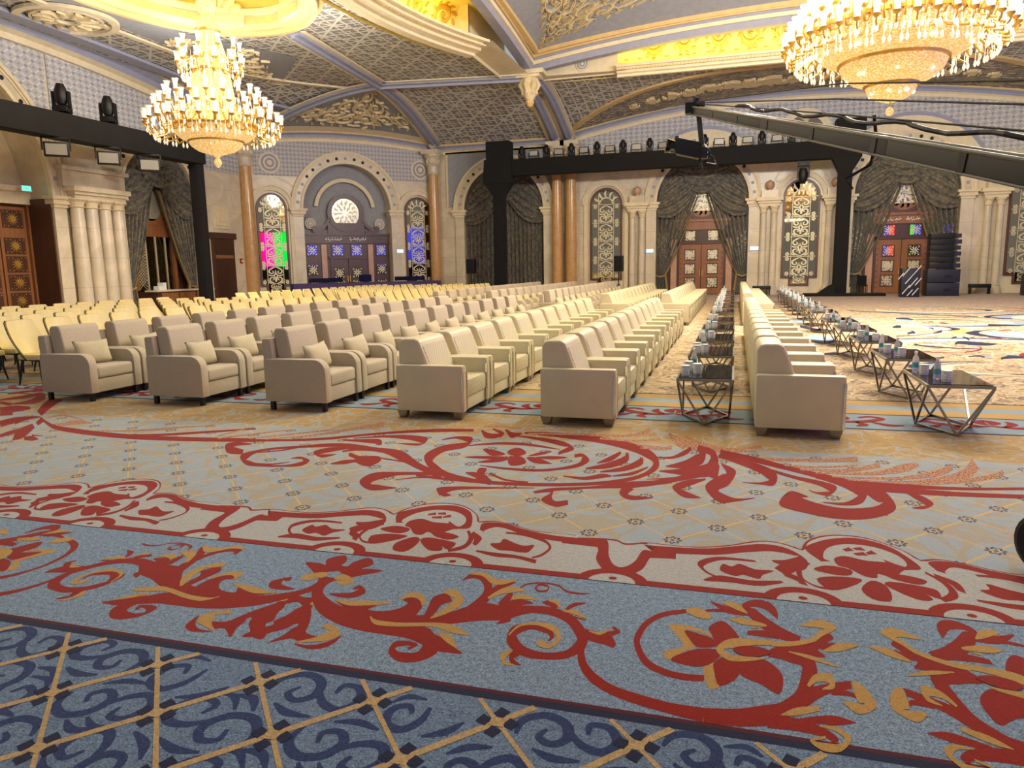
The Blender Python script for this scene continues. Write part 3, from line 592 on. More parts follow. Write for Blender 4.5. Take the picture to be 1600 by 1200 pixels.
# ------------------------------------------------------------------ floor: the patterned carpet in strips
def pile(t, col, p, amt=.35):
    n = t.noise(p, 120., 2, .7); n2 = t.noise(p, 40., 2)
    k = t.math('ADD', t.math('MULTIPLY', t.math('SUBTRACT', n, .5), amt*2.4), t.math('MULTIPLY', t.math('SUBTRACT', n2, .5), amt))
    m = t.new('ShaderNodeVectorMath', operation='SCALE'); t.link(col, m.inputs[0]); t.link(t.math('ADD', 1., k), m.inputs['Scale'])
    t.base(m.outputs[0]); t.set(.95, spec=.1, sheen=.1); t.bump(n, .35, .006)
def solid_pile(name, rgb, amt=.35):
    t = NT(name); p = t.pos(); r = t.new('ShaderNodeRGB'); r.outputs[0].default_value = S2L(rgb); pile(t, r.outputs[0], p, amt); return t
def diag(t, p, hx, hy, x0, y0):
    x = t.xyz(p); u = t.math('DIVIDE', t.math('SUBTRACT', x[0], x0), hx*2); v = t.math('DIVIDE', t.math('SUBTRACT', x[1], y0), hy*2)
    a = t.math('ADD', u, v); b = t.math('SUBTRACT', u, v)
    fa = t.math('ABSOLUTE', t.math('SUBTRACT', t.math('FRACT', t.math('ADD', a, .5)), .5)); fb = t.math('ABSOLUTE', t.math('SUBTRACT', t.math('FRACT', t.math('ADD', b, .5)), .5))
    return fa, fb
def inv(t, v): return t.math('SUBTRACT', 1., v)
def swirls(t, p, scale, lo=.46, hi=.52, dist=2.6):
    n = t.noise(p, scale, 1., .4, dist); w = t.math('ABSOLUTE', t.math('SUBTRACT', n, .5)); return w
solid_pile('carpet_blue', (118, 140, 162), 1.3); solid_pile('carpet_white', (166, 168, 166), .5); solid_pile('carpet_red', (134, 26, 8), .3); solid_pile('carpet_yellow', (172, 136, 76), .4)
solid_pile('carpet_navy', (30, 36, 62), .3); solid_pile('carpet_maroon', (82, 24, 34), .2); solid_pile('carpet_gold', (176, 144, 86), .2); solid_pile('carpet_lightblue', (134, 152, 164), .3); solid_pile('carpet_pale', (214, 200, 172), .2)
t = NT('carpet_red_fleck'); p = t.pos(); n = t.noise(p, 120., 2); n2 = t.noise(p, 55., 1); c = t.mix(t.step(t.math('ADD', t.math('MULTIPLY', n, .6), t.math('MULTIPLY', n2, .4)), .44, .56), S2L((136, 40, 34)), S2L((186, 158, 120))); pile(t, c, p, .2)
# blue lattice foreground
t = NT('carpet_blue_lattice'); p = t.pos(); fa, fb = diag(t, p, .254, .285, -2.82, 2.345)
sw = swirls(t, p, 2.4, dist=1.6); dk = inv(t, t.step(sw, .022, .034)); dk2 = inv(t, t.step(t.math('ABSOLUTE', t.math('SUBTRACT', t.noise(p, 3.3, .5, .4, 1.2), .6)), .02, .03))
c = t.mix(t.math('MULTIPLY', t.step(t.noise(p, 9., 2), .5, .7), .25), S2L((100, 122, 148)), S2L((60, 76, 110)))
pile(t, c, p, 1.3)
# pale field with fine lattice and rosettes
t = NT('carpet_field'); p = t.pos(); fa, fb = diag(t, p, .256, .275, .965, 4.62)
sw = t.step(swirls(t, p, 2.2, dist=1.8), .04, .08); c = t.mix(sw, S2L((160, 154, 138)), S2L((150, 162, 170)))
g = t.math('MAXIMUM', inv(t, t.step(fa, .014, .022)), inv(t, t.step(fb, .018, .028))); c = t.mix(g, c, S2L((196, 168, 112)))
d = t.math('SQRT', t.math('ADD', t.math('MULTIPLY', fa, fa), t.math('MULTIPLY', fb, fb))); an = t.math('ARCTAN2', fa, fb); pt = t.math('MULTIPLY', t.math('COSINE', t.math('MULTIPLY', an, 8.)), .024)
ring = inv(t, t.step(t.math('ABSOLUTE', t.math('SUBTRACT', d, t.math('ADD', .115, pt))), .018, .03)); c = t.mix(ring, c, S2L((62, 70, 96))); c = t.mix(inv(t, t.step(d, .03, .045)), c, S2L((90, 88, 96))); pile(t, c, p, .22)
# golden ground with light scrolls
t = NT('carpet_golden'); p = t.pos(); sw = inv(t, t.step(swirls(t, p, 1.7), .028, .045)); sw2 = inv(t, t.step(t.math('ABSOLUTE', t.math('SUBTRACT', t.noise(p, 2.6, 2, .5, 2.), .42)), .01, .03))
c = t.mix(sw2, S2L((168, 140, 90)), S2L((182, 158, 114))); c = t.mix(sw, c, S2L((164, 160, 146))); pile(t, c, p, .22)
# far hall carpet
t = NT('carpet_far'); p = t.pos(); x = t.xyz(p); pm = t.mapv(p, (1, .9, 1)); n = t.noise(pm, 1.9, 2, .5, 2.2)
c = t.ramp(n, [(0, S2L((166, 142, 108))), (.38, S2L((188, 168, 134))), (.46, S2L((132, 106, 78))), (.49, S2L((200, 186, 158))), (.58, S2L((172, 146, 108))), (.61, S2L((128, 106, 86))), (.66, S2L((186, 168, 136)))])
fa, fb = diag(t, p, .42, .5, 0., 0.); m = t.math('MAXIMUM', fa, fb); dot = t.math('MULTIPLY', inv(t, t.step(m, .13, .15)), t.step(m, .07, .085)); c = t.mix(t.math('MULTIPLY', dot, .85), c, S2L((84, 78, 86)))
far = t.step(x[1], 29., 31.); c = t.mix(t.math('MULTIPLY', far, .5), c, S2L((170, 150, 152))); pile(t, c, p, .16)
flo = struct(B().box(-26, 21, 9.55, 43.2, -.2, 0).put('floor', 'carpet_far'))
def strip(name, y0, y1, mat): return B().box(-26, 21, y0, y1, -.2, 0).put(name, mat, flo)
YB = 2.52
strip('carpet_strip', -6., YB-.045, 'carpet_blue_lattice'); strip('carpet_edge', YB-.045, YB, 'carpet_navy'); strip('carpet_edge', YB, YB+.022, 'carpet_maroon')
strip('carpet_strip', YB+.022, 3.655, 'carpet_blue'); strip('carpet_strip', 3.655, 4.26, 'carpet_white')
strip('carpet_strip', 4.26, 6.75, 'carpet_field'); strip('carpet_strip', 6.75, 7.83, 'carpet_golden')
strip('carpet_edge', 7.83, 7.88, 'carpet_navy'); strip('carpet_strip', 7.88, 8.62, 'carpet_lightblue'); strip('carpet_edge', 8.62, 8.66, 'carpet_navy')
strip('carpet_strip', 8.66, 8.95, 'carpet_gold'); strip('carpet_strip', 8.95, 9.2, 'carpet_lightblue'); strip('carpet_strip', 9.2, 9.5, 'carpet_gold'); strip('carpet_edge', 9.5, 9.55, 'carpet_navy')
# woven motifs, inlaid a millimetre proud of the pile
MC = {'r': ('carpet_red', .0004), 'y': ('carpet_yellow', .0016), 'q': ('carpet_red', .0022), 'u': ('carpet_white', .0002), 'f': ('carpet_red_fleck', .0003), 'n': ('carpet_navy', .0022), 'b': ('carpet_lightblue', .0014), 'w': ('carpet_pale', .001), 'o': ('carpet_gold', .001)}
def motifs(key, fn_list, name):
    bs = {}; cnt = 0
    for line in CARPET[key].strip().split('\n'):
        c, k, s = line[0], line[1], line[2:]; b = bs.setdefault(c, B()); z0 = MC[c][1]; cnt += 1
        if c == 'y' and key == 'border': z0 = .0011 if k == 's' else .00015
        for ci, (fn, flip) in enumerate(fn_list):
            z = z0+cnt*8e-6+ci*2.4e-6
            if k == 's':
                L, R = [[int(v)/1000. for v in q.split()] for q in s.split('/')]
                L = cat([tuple(L[i:i+2]) for i in range(0, len(L), 2)], 5); R = cat([tuple(R[i:i+2]) for i in range(0, len(R), 2)], 5)
                n = len(L); vs = [fn(a, z+i*1.2e-7*40/n) for i, a in enumerate(L)]+[fn(a, z+i*1.2e-7*40/n) for i, a in enumerate(R)]
                b.add(vs, [((i, i+1, n+i+1, n+i) if flip else (n+i, n+i+1, i+1, i)) for i in range(n-1)])
            else:
                q = [int(v)/1000. for v in s.split()]; P = [tuple(q[i:i+2]) for i in range(0, len(q), 2)]
                m = len(P); Q = []
                for i in range(m):
                    p0, p1, p2, p3 = P[i-1], P[i], P[(i+1) % m], P[(i+2) % m]
                    for h in (0, 1/3., 2/3.): Q.append(tuple(.5*(2*b1+(c1-a1)*h+(2*a1-5*b1+4*c1-d1)*h*h+(3*b1-a1-3*c1+d1)*h*h*h) for a1, b1, c1, d1 in zip(p0, p1, p2, p3)))
                b.poly(Q, [], lambda x, y: fn((x, y), z))
    for c, b in bs.items():
        o = b.put(name, MC[c][0], flo, normals=False); o['kind'] = 'stuff'
sym = lambda c: (lambda p, z: (2*c-p[0], p[1], z))
shf = lambda d: (lambda p, z: (p[0]+d, p[1], z))
HP = 2.647
motifs('border', [(shf(0), False), (sym(.583), True), (sym(-2.064), True), (lambda p, z: (p[0]-2*HP, p[1], z), False), (shf(2*HP), False)], 'border_scroll')
motifs('band', [(shf(0), False), (shf(2.6), False), (shf(-2.615), False), (shf(-5.23), False), (shf(5.2), False)], 'band_motif')
motifs('field', [(shf(0), False)], 'field_scroll')
motifs('far', [(shf(0), False)], 'far_swirl')
b = B(); bw = B(); bd = B()      # red line with half-round bumps between blue border and white band
b.box(-9, 7, 3.655, 3.715, .0005, .0022)
for k in range(-3, 4):
    for x in (-2.229, -1.491, -.577-.0):
        x += 2.6*k
        pts = [(x+.19*math.cos(a), 3.66+.17*math.sin(a)) for a in [PI*i/14 for i in range(15)]]; b.poly(pts, [], lambda px, py: (px, py, .0023+.00002*k))
        pts = [(x+.125*math.cos(a), 3.655+.105*math.sin(a)) for a in [PI*i/14 for i in range(15)]]; bw.poly(pts, [], lambda px, py: (px, py, .003))
        pts = [(x+.022*math.cos(a), 3.70+.02*math.sin(a)) for a in [2*PI*i/12 for i in range(12)]]; bd.poly(pts, [], lambda px, py: (px, py, .0035))
b.put('bump_border', 'carpet_red', flo, normals=False); bw.put('bump_ground', 'carpet_white', flo, normals=False)['kind'] = 'stuff'; bd.put('bump_dot', 'carpet_red', flo, normals=False)['kind'] = 'stuff'
b = B()                          # scrolls of the narrow blue band under the seats
for k in range(-8, 4):
    for sg in (1, -1):
        X = .95+k*1.55
        for P in ([(0, 8.25, .03), (.2, 8.18, .06), (.42, 8.25, .07), (.58, 8.4, .05), (.48, 8.5, .05), (.36, 8.42, .03)], [(.1, 8.2, .02), (.22, 8.36, .06), (.2, 8.5, .02)], [(.45, 8.22, .02), (.6, 8.08, .07), (.74, 8.1, .02)], [(.02, 8.3, .02), (.07, 8.42, .08), (0, 8.54, .02)], [(.3, 8.2, .02), (.36, 8.06, .06), (.28, 7.98, .02)]):
            C = cat([(X+sg*x, y, w) for x, y, w in P], 4); n = len(C); vs = []
            for i in range(n):
                a = Vector(C[max(i-1, 0)][:2]); c = Vector(C[min(i+1, n-1)][:2]); d = (c-a).normalized(); nn = Vector((-d.y, d.x))*C[i][2]*.8; q = Vector(C[i][:2]); vs += [(q.x+nn.x, q.y+nn.y, .002), (q.x-nn.x, q.y-nn.y, .002)]
            b.add(vs, [(2*i, 2*i+1, 2*i+3, 2*i+2) for i in range(n-1)])
b.put('band_scroll', 'carpet_red', flo, normals=False)['kind'] = 'stuff'

# navy scrolls in the cells of the blue lattice
solid_pile('carpet_navy_scroll', (42, 58, 98), .9); solid_pile('carpet_tan', (176, 150, 106), .6)
def scroll_strokes(cx, cy, rnd):
    fl = rnd.choice((-1, 1)); g = rnd.choice((-1, 1)); r = rnd.uniform(.85, 1.1); out = []
    base = [[(-.19, -.02, .012), (-.17, .07, .03), (-.08, .11, .036), (0, .06, .036), (.01, -.03, .034), (-.05, -.07, .03), (-.1, -.03, .024), (-.07, .02, .014)],
            [(.01, .03, .014), (.06, -.06, .03), (.14, -.1, .036), (.2, -.04, .034), (.17, .05, .03), (.1, .06, .026), (.09, .0, .014)],
            [(-.04, .13, .01), (.04, .17, .034), (.12, .13, .01)], [(-.12, -.1, .01), (-.04, -.15, .034), (.06, -.16, .012)], [(.02, .09, .01), (.1, .13, .028), (.17, .1, .01)]]
    a = rnd.uniform(-.5, .5); ca, sa = math.cos(a), math.sin(a)
    for P in base: out.append([(cx+fl*r*(x*ca-y*sa), cy+g*r*(x*sa+y*ca), w) for x, y, w in P])
    return out
b = B(); rnd = random.Random(3); zz = 0
for i in range(-14, 12):
    for j in range(-9, 3):
        if (i+j) % 2 == 0: continue
        cx, cy = -2.82+.254*i, 2.345+.285*j
        if cy > YB+.02 or cy < -.2: continue
        for P in scroll_strokes(cx, cy, rnd):
            if max(q[1] for q in P) > YB-.06: continue
            C = cat(P, 4); n = len(C); vs = []; zz += 1
            for k in range(n):
                a = Vector(C[max(k-1, 0)][:2]); c = Vector(C[min(k+1, n-1)][:2]); d = (c-a).normalized(); nn = Vector((-d.y, d.x))*C[k][2]*.6; q = Vector(C[k][:2]); vs += [(q.x+nn.x, q.y+nn.y, .0002+(zz % 60)*6e-6), (q.x-nn.x, q.y-nn.y, .0002+(zz % 60)*6e-6)]
            b.add(vs, [(2*k, 2*k+1, 2*k+3, 2*k+2) for k in range(n-1)])
b.put('lattice_scroll', 'carpet_navy_scroll', flo, normals=False)['kind'] = 'stuff'
b = B(); bn = B(); bc = B()          # tan lattice bars over the scrolls, with their square knots
for i in range(-16, 14):
    for j in range(-10, 2):
        if (i+j) % 2: continue
        x, y = -2.82+.254*i, 2.345+.285*j
        if y > YB-.05 or y < -.3: continue
        for s, w in ((1, .026), (-1, .016)):
            e = Vector((.254*s, .285, 0)); k1 = min(1., (YB-.05-y)/.285); d = e.normalized(); nn = Vector((-d.y, d.x, 0))*w; z = Vector((x, y, .0012+.0002*(s > 0)))
            b.add([z+nn*.5*0+nn, z-nn, z+e*k1-nn, z+e*k1+nn], [(0, 1, 2, 3)]) if 0 else b.add([z+nn*.6, z-nn*.6, z+e*k1-nn*.6, z+e*k1+nn*.6], [(0, 1, 2, 3)])
        if y < YB-.1:
            for k in range(4):
                a = k*PI/2+PI/4*0; q = Vector((x+.052*math.cos(a), y+.058*math.sin(a), .0018)); bn.add([q+Vector((.03, .012, 0)), q+Vector((-.012, .034, 0)), q+Vector((-.03, -.012, 0)), q+Vector((.012, -.034, 0))], [(0, 1, 2, 3)])
            bc.add([(x-.028, y-.026, .0022), (x+.028, y-.026, .0022), (x+.028, y+.026, .0022), (x-.028, y+.026, .0022)], [(0, 1, 2, 3)])
for bb, nm, m in ((b, 'lattice_bar', 'carpet_tan'), (bn, 'lattice_knot', 'carpet_navy'), (bc, 'knot_centre', 'carpet_tan')): bb.put(nm, m, flo, normals=False)['kind'] = 'stuff'

# broad crescents of the open floor at the right
cb = {k: B() for k in 'nbwr'}; zi = 0
for cx, cy, R, ph in ((4.6, 16.2, 1.5, .3), (7.6, 18.6, 1.7, 2.2), (5.4, 22.4, 1.6, 4.1), (9.6, 23.8, 2.0, 1.0), (3.6, 20.2, 1.1, 5.2), (6.6, 27.6, 1.9, 3.0), (11.8, 28.2, 2.1, .4), (4.1, 12.6, 1.0, 1.6), (7.0, 14.2, 1.4, 5.6)):
    for k, (c, rr, a0, a1, w) in enumerate((('n', 1., 0, 2.2, .1), ('b', .84, .2, 2.9, .16), ('w', .68, -.3, 3.4, .12), ('n', .5, 2.6, 4.6, .09), ('r', 1.12, 3.0, 4.2, .09), ('b', 1.05, 4.3, 5.8, .14))):
        zi += 1; z = .0016+zi*8e-6; vs = []; n = 20
        for i in range(n+1):
            a = ph+a0+(a1-a0)*i/n; h = w*R*.6*math.sin(PI*i/n); q = R*rr*(1-.12*i/n)
            vs += [(cx+(q+h)*1.5*math.cos(a), cy+(q+h)*math.sin(a), z), (cx+(q-h)*1.5*math.cos(a), cy+(q-h)*math.sin(a), z)]
        cb[c].add(vs, [(2*i, 2*i+1, 2*i+3, 2*i+2) for i in range(n)])
for c, bb in cb.items(): bb.put('floor_crescent', MC[c][0], flo, normals=False)['kind'] = 'stuff'
# ------------------------------------------------------------------ walls
ZW, ZC, ZS = 8.64, 10.3, 5.0
FB = Fr((0, 41.55), (1, 0), (0, -1)); FC = Fr((-24.67, 34.12), (.70711, .70711), (.70711, -.70711)); FL = Fr((-24.7, 0), (0, 1), (1, 0))
def zA(u): return ZW+1.55*max(0., 1-((u-3.2)/12.9)**2) if u > -9.7 else ZW          # top of the back wall (lunette)
def zCh(u): return ZW+.42*(1-((u-5.46)/5.46)**2)                                      # top of the chamfer wall
def zL(u): return ZW+1.7*max(0., 1-((u-19.)/15.1)**2)                                 # top of the left wall
def wall(name, fr, u0, u1, top, arches, depth, backs, mat='cream_marble', nt=40):
    out = [(u0, 0)]
    for c, r, zs in arches: out += [(c-r, 0)] + [(c+r*math.cos(PI-PI*i/20), zs+r*math.sin(PI*i/20)) for i in range(21)] + [(c+r, 0)]
    out += [(u1, 0)] + [(u1+(u0-u1)*i/nt, top(u1+(u0-u1)*i/nt)) for i in range(nt+1)]
    b = B().poly(out, [], lambda u, z: fr.p(u, 0, z))
    o = struct(b.put(name, mat))
    for (c, r, zs), bm in zip(arches, backs):
        depth = 1.32 if r > 4 else .7
        L = [(c-r, 0)] + [(c+r*math.cos(PI-PI*i/20), zs+r*math.sin(PI*i/20)) for i in range(21)] + [(c+r, 0)]
        b = B(); b.add([fr.p(u, w, z) for u, z in L for w in (0, -depth)], [(2*i, 2*i+1, 2*i+3, 2*i+2) for i in range(len(L)-1)]); b.put('reveal', 'cream_stone', o)
        B().poly(L, [], lambda u, z: fr.p(u, -depth, z)).put('recess_back', bm, o)
    return o
ARB = [(-12.9, 2.4, ZS), (-1.78, 2.4, ZS), (8.05, 2.4, ZS)]
wb = wall('wall_back', FB, -16.95, 19., zA, ARB, .7, ['dark_wood', 'cream_stone', 'cream_stone'])
wc = wall('wall_corner', FC, 0, 10.92, zCh, [(5.3, 2.5, ZS)], .6, ['blue_ground'])
ARL = [(17.3, 4.9, 4.6), (27.8, 2.2, ZS)]
wl = wall('wall_left', FL, -6, 34.12, lambda u: max(zL(u), ZW), ARL, .7, ['cream_stone', 'dark_wood'])
# closed sides of the hall beyond the picture
struct(B().box(-25.5, -24.75, -6, 34, -.2, 0).put('baseboard_left', 'cream_stone'))
# ---- archivolts, jambs, capitals
def archivolt(fr, c, r, zs, par, big=False, hole=True, z0=0.):
    b = B(); ringband(b, fr, c, zs, r-.02, r+.12, -.05, .14); ringband(b, fr, c, zs, r+.5, r+.64, 0, .17); ringband(b, fr, c, zs, r+.42, r+.5, 0, .11); b.put('archivolt', 'cream_moulding', par)
    b = B(); ringband(b, fr, c, zs, r+.12, r+.42, 0, .07); b.put('archivolt_band', 'cream_stone', par)
    for k in range(17):
        a = PI*(k+.7)/17.4; u, z = c+(r+.27)*math.cos(a), zs+(r+.27)*math.sin(a); dk = k % 3 != 2
        b = B(); fdisc(b, fr, u, z, .085, .05, .085, 12); b.put('roundel', 'black_metal' if dk and 2 < k < 15 else 'blue_moulding', par)
    if big:
        b = B(); ringband(b, fr, c, zs, r+.64, r+1.25, 0, .05, .45, PI-.45); b.put('outer_arch', 'cream_moulding', par)
        b = B(); ringband(b, fr, c, zs, r+1.25, r+1.42, 0, .1, .5, PI-.5); b.put('outer_arch_moulding', 'blue_moulding', par)
    for s in (-1, 1):
        u0, u1 = sorted((c+s*r, c+s*(r+.55))); b = B(); fbox(b, fr, u0, u1, 0, .12, z0, zs-.42); fbox(b, fr, u0-.05, u1+.05, 0, .18, z0, .35); b.put('pilaster', 'cream_marble', par)
        b = B(); fbox(b, fr, u0-.04, u1+.04, -.1, .18, zs-.42, zs-.3); fbox(b, fr, u0-.12, u1+.12, -.16, .26, zs-.3, zs-.12); fbox(b, fr, u0-.2, u1+.2, -.2, .34, zs-.12, zs); b.put('pilaster_capital', 'cream_moulding', par)
for c, r, zs in ARB: archivolt(FB, c, r, zs, wb, c > -5)
archivolt(FC, 5.3, 2.5, ZS, wc)
archivolt(FL, 27.8, 2.2, ZS, wl); archivolt(FL, 17.3, 4.9, 4.6, wl)
# ---- blue patterned panels above the arches
def upper_panel(fr, u0, u1, zb, top, circ, par, mat, w=.03, name='lattice_panel'):
    out = [(u0, zb)]
    for c, r, zs in circ:
        if zs+r <= zb: continue
        a = math.asin((zb-zs)/r) if zb > zs else 0.
        out += [(c+r*math.cos(PI-a-(PI-2*a)*i/18), zs+r*math.sin(PI-a-(PI-2*a)*i/18)) for i in range(19)]
    out += [(u1, zb)] + [(u1+(u0-u1)*i/40, top(u1+(u0-u1)*i/40)-.12) for i in range(41)]
    return B().poly(out, [], lambda u, z: fr.p(u, w, z)).put(name, mat, par)
upper_panel(FB, -9.6, 18.8, 6.75, zA, [(c, r+.3, z) for c, r, z in ARB[1:]], wb, 'blue_lattice')
upper_panel(FB, -16.3, -9.8, 5.2, lambda u: ZW-.25, [(-12.9, 2.8, ZS)], wb, 'blue_ground', name='plain_panel')
upper_panel(FC, .35, 10.55, 6.7, zCh, [(5.3, 2.8, ZS)], wc, 'blue_lattice')
upper_panel(FL, 22.6, 33.8, 6.6, zL, [(27.8, 2.5, ZS)], wl, 'blue_lattice'); upper_panel(FL, 8., 22.5, 7.6, zL, [(17.3, 5.2, 4.6)], wl, 'blue_lattice')
b = B()
fbox(b, FB, -16.35, -9.75, .03, .1, 8.2, 8.3)
for u in (-16.35, -9.85): fbox(b, FB, u, u+.1, .03, .1, 5.2, 8.3)
b.put('panel_frame', 'cream_moulding', wb)
def rosette(fr, u, z, r, par, mat='cream_moulding', mat2='blue_moulding'):
    b = B(); fdisc(b, fr, u, z, r, .03, .07, 28, r*.82); fdisc(b, fr, u, z, r*.6, .03, .08, 24, r*.45); fdisc(b, fr, u, z, r*.25, .03, .1, 16); o = b.put('rosette', mat, par)
    b = B(); fdisc(b, fr, u, z, r*.82, .03, .05, 24); b.put('rosette_ground', mat2, o); return o
for u in (1.2, 9.7): rosette(FC, u, 7.35, .55, wc)
for u in (2.35+.95, 7.95-.65): rosette(FC, u, 4.25, .3, wc).location = FC.N*-.58
# lunette medallion high on the back wall
b = B(); ringband(b, FB, 3.2, 8.05, .95, 1.12, .03, .16); ringband(b, FB, 3.2, 8.05, 1.12, 1.3, .03, .1); b.put('medallion_arch', 'cream_moulding', wb)
b = B(); ringband(b, FB, 3.2, 8.05, 0.01, .95, .03, .06); b.put('medallion_ground', 'ornate_relief', wb)
# ---- cornices (stepped mouldings at the springing of the vaults)
def cornice(name, pts, nrm, par_label, prof=None):
    pr = prof or [(0, -.45), (.1, -.45), (.1, -.3), (.2, -.22), (.2, -.1), (.32, 0), (.32, .1), (0, .1)]
    N = Vector((nrm[0], nrm[1], 0))
    def sec(p0, p1, mat, nm, par):
        b = B(); vs = []; fs = []; q = pr[p0:p1]; n = len(q)
        for p in pts:
            for a, c in q: vs.append(Vector(p)+N*a+Vector((0, 0, c)))
        for i in range(len(pts)-1):
            for k in range(n-1): fs.append((i*n+k, i*n+k+1, (i+1)*n+k+1, (i+1)*n+k))
        b.add(vs, fs); return b.put(nm, mat, par)
    o = sec(0, 4, 'cream_moulding', name, None); struct(o); sec(3, 6, 'blue_moulding', 'cornice_band', o); sec(5, 8, 'gold_rib', 'cornice_fillet', o); return o
cornice('trim_1', [FB.p(u, 0, ZW) for u in (-16.95, -9.7)], (0, -1), '')
cornice('trim_2', [FB.p(-9.7+25.8*i/40, 0, zA(-9.6+25.8*i/40)) for i in range(41)], (0, -1), '')
cornice('trim_3', [FC.p(10.92*i/24, 0, zCh(10.92*i/24)) for i in range(25)], (.7071, -.7071), '')
cornice('trim_4', [FL.p(34.1-34*i/40, 0, zL(34.1-34*i/40)) for i in range(41)], (1, 0), '', [(0, -.5), (.2, -.5), (.25, -.3), (.5, -.2), (.6, 0), (.95, .15), (.95, .3), (0, .3)])
# ---- columns
def marble_column(fr, u, w, label, r=.3, mat='orange_marble'):
    c = fr.p(u, w, 0); o = thing('marble_column', label, 'column', c)
    B().lathe([(r+.16, 0), (r+.16, .2), (r+.08, .25), (r+.1, .33), (r+.02, .42)], 24).put('plinth', 'cream_stone', o)
    B().lathe([(r, .42), (r*1.02, 2.5), (r*.97, 5), (r*.88, 7.05)], 24).put('shaft', mat, o, smooth=True)
    b = B().lathe([(r*.9, 7.05), (r*1.05, 7.1), (r*.95, 7.2), (r*1.05, 7.5), (r*1.35, 7.62), (r*1.05, 7.68), (r*1.3, 7.95), (r*1.65, 8.1), (r*1.65, 8.18)], 16); b.box(-r*1.7, r*1.7, -r*1.7, r*1.7, 8.18, 8.42)
    cap = b.put('capital', 'cream_stone', o)
    for k in range(8):
        a = PI*k/4; B().lathe([(.0, 0), (.07, .1), (.1, .22), (.03, .3), (0, .3)], 6, (r*1.12*math.cos(a), r*1.12*math.sin(a), 7.62)).put('acanthus_leaf', 'cream_moulding', cap)
    B().lathe([(.1, 8.42), (.1, 8.5), (.2, 8.58), (.24, 8.72), (.2, 8.87), (.08, 8.96), (0, 8.98)], 16).put('ball_finial', 'cream_stone', o, smooth=True)
    return o
marble_column(FB, -9.62, .45, 'left one of the paired orange marble columns on the back wall'); marble_column(FB, -8.82, .45, 'right one of the paired orange marble columns on the back wall')
marble_column(FB, -17.0, .5, 'single orange marble column at the corner beside the curtained arch'); marble_column(FC, -.1, .35, 'single orange marble column beside the brown louvred door', .34)
def stone_pair(fr, us, w, par, z1=4.2, r=.17):
    for u in us:
        b = B(); flathe(b, fr, u, w, [(r+.1, 0), (r+.1, .3), (r+.03, .34), (r+.05, .42), (r, .48)], 16); flathe(b, fr, u, w, [(r, .48), (r*.98, 2), (r*.88, z1)], 16); o = b.put('stone_column', 'cream_marble', par, smooth=True)
        b = B(); flathe(b, fr, u, w, [(r*.88, z1), (r*1.15, z1+.03), (r*.9, z1+.08), (r*1.1, z1+.22), (r*1.45, z1+.3), (r*1.45, z1+.36)], 14); b.put('column_capital', 'cream_moulding', o)
    u0, u1 = min(us)-.3, max(us)+.3
    b = B(); fbox(b, fr, u0+.06, u1-.06, 0, w+.22, z1+.36, z1+.5); fbox(b, fr, u0, u1, 0, w+.3, z1+.5, z1+.62); fbox(b, fr, u0-.1, u1+.1, 0, w+.4, z1+.62, z1+.8); b.put('entablature', 'cream_moulding', par)
    return u0, u1
for us in ((1.36, 1.88), (4.52, 5.04), (-5.45, -4.93), (11.6, 12.12)):
    u0, u1 = stone_pair(FB, us, .22, wb); m = (u0+u1)/2
    b = B(); fbox(b, FB, m-.4, m+.4, 0, .5, 5.0, 5.35); b.put('attic_block', 'cream_stone', wb)
    B().lathe([(.1, 5.35), (.1, 5.42), (.2, 5.5), (.24, 5.64), (.2, 5.78), (0, 5.88)], 16, FB.p(m, .3, 0)).put('ball_finial', 'pink_marble', wb, smooth=True)
stone_pair(FL, (23.05, 23.7, 24.35, 25.0), .3, wl, 4.2, .27)
b = B(); fbox(b, FL, 22.5, 25.5, 0, .35, 5.0, 5.6); fbox(b, FL, 22.4, 25.6, 0, .5, 5.6, 5.75); fbox(b, FL, 22.7, 25.3, 0, .3, 5.75, 6.6); b.put('attic_block', 'cream_stone', wl)
# ---- etched scroll motif for the mirrored windows
def strip2(b, P, fr_fn, n=5):
    C = cat(P, n); m = len(C); vs = []
    for i in range(m):
        a = Vector(C[max(i-1, 0)][:2]); c = Vector(C[min(i+1, m-1)][:2]); d = (c-a).normalized(); nn = Vector((-d.y, d.x))*C[i][2]/2; q = C[i]
        vs += [fr_fn(q[0]+nn.x, q[1]+nn.y), fr_fn(q[0]-nn.x, q[1]-nn.y)]
    b.add(vs, [(2*i, 2*i+1, 2*i+3, 2*i+2) for i in range(m-1)])
SCROLL = [[(0, 0, .03), (.14, .05, .07), (.27, .16, .07), (.26, .3, .07), (.14, .34, .06), (.09, .25, .05), (.16, .2, .03)], [(0, .92, .03), (.14, .85, .07), (.28, .74, .07), (.27, .6, .07), (.15, .56, .06), (.1, .65, .05), (.17, .7, .03)], [(.02, .1, .04), (.03, .3, .06), (.08, .45, .07), (.02, .55, .06), (.0, .75, .04)], [(.1, .44, .05), (.25, .45, .07), (.33, .5, .03)], [(.2, .02, .05), (.3, .06, .06), (.34, .14, .02)]]
def scroll_mesh(fr, u, z, sx, sz, w):
    b = B()
    for s in (-1, 1):
        for P in SCROLL: strip2(b, [(q[0]*s, q[1], q[2]) for q in P], lambda a, c: fr.p(u+a*sx, w, z+c*sz))
    return b
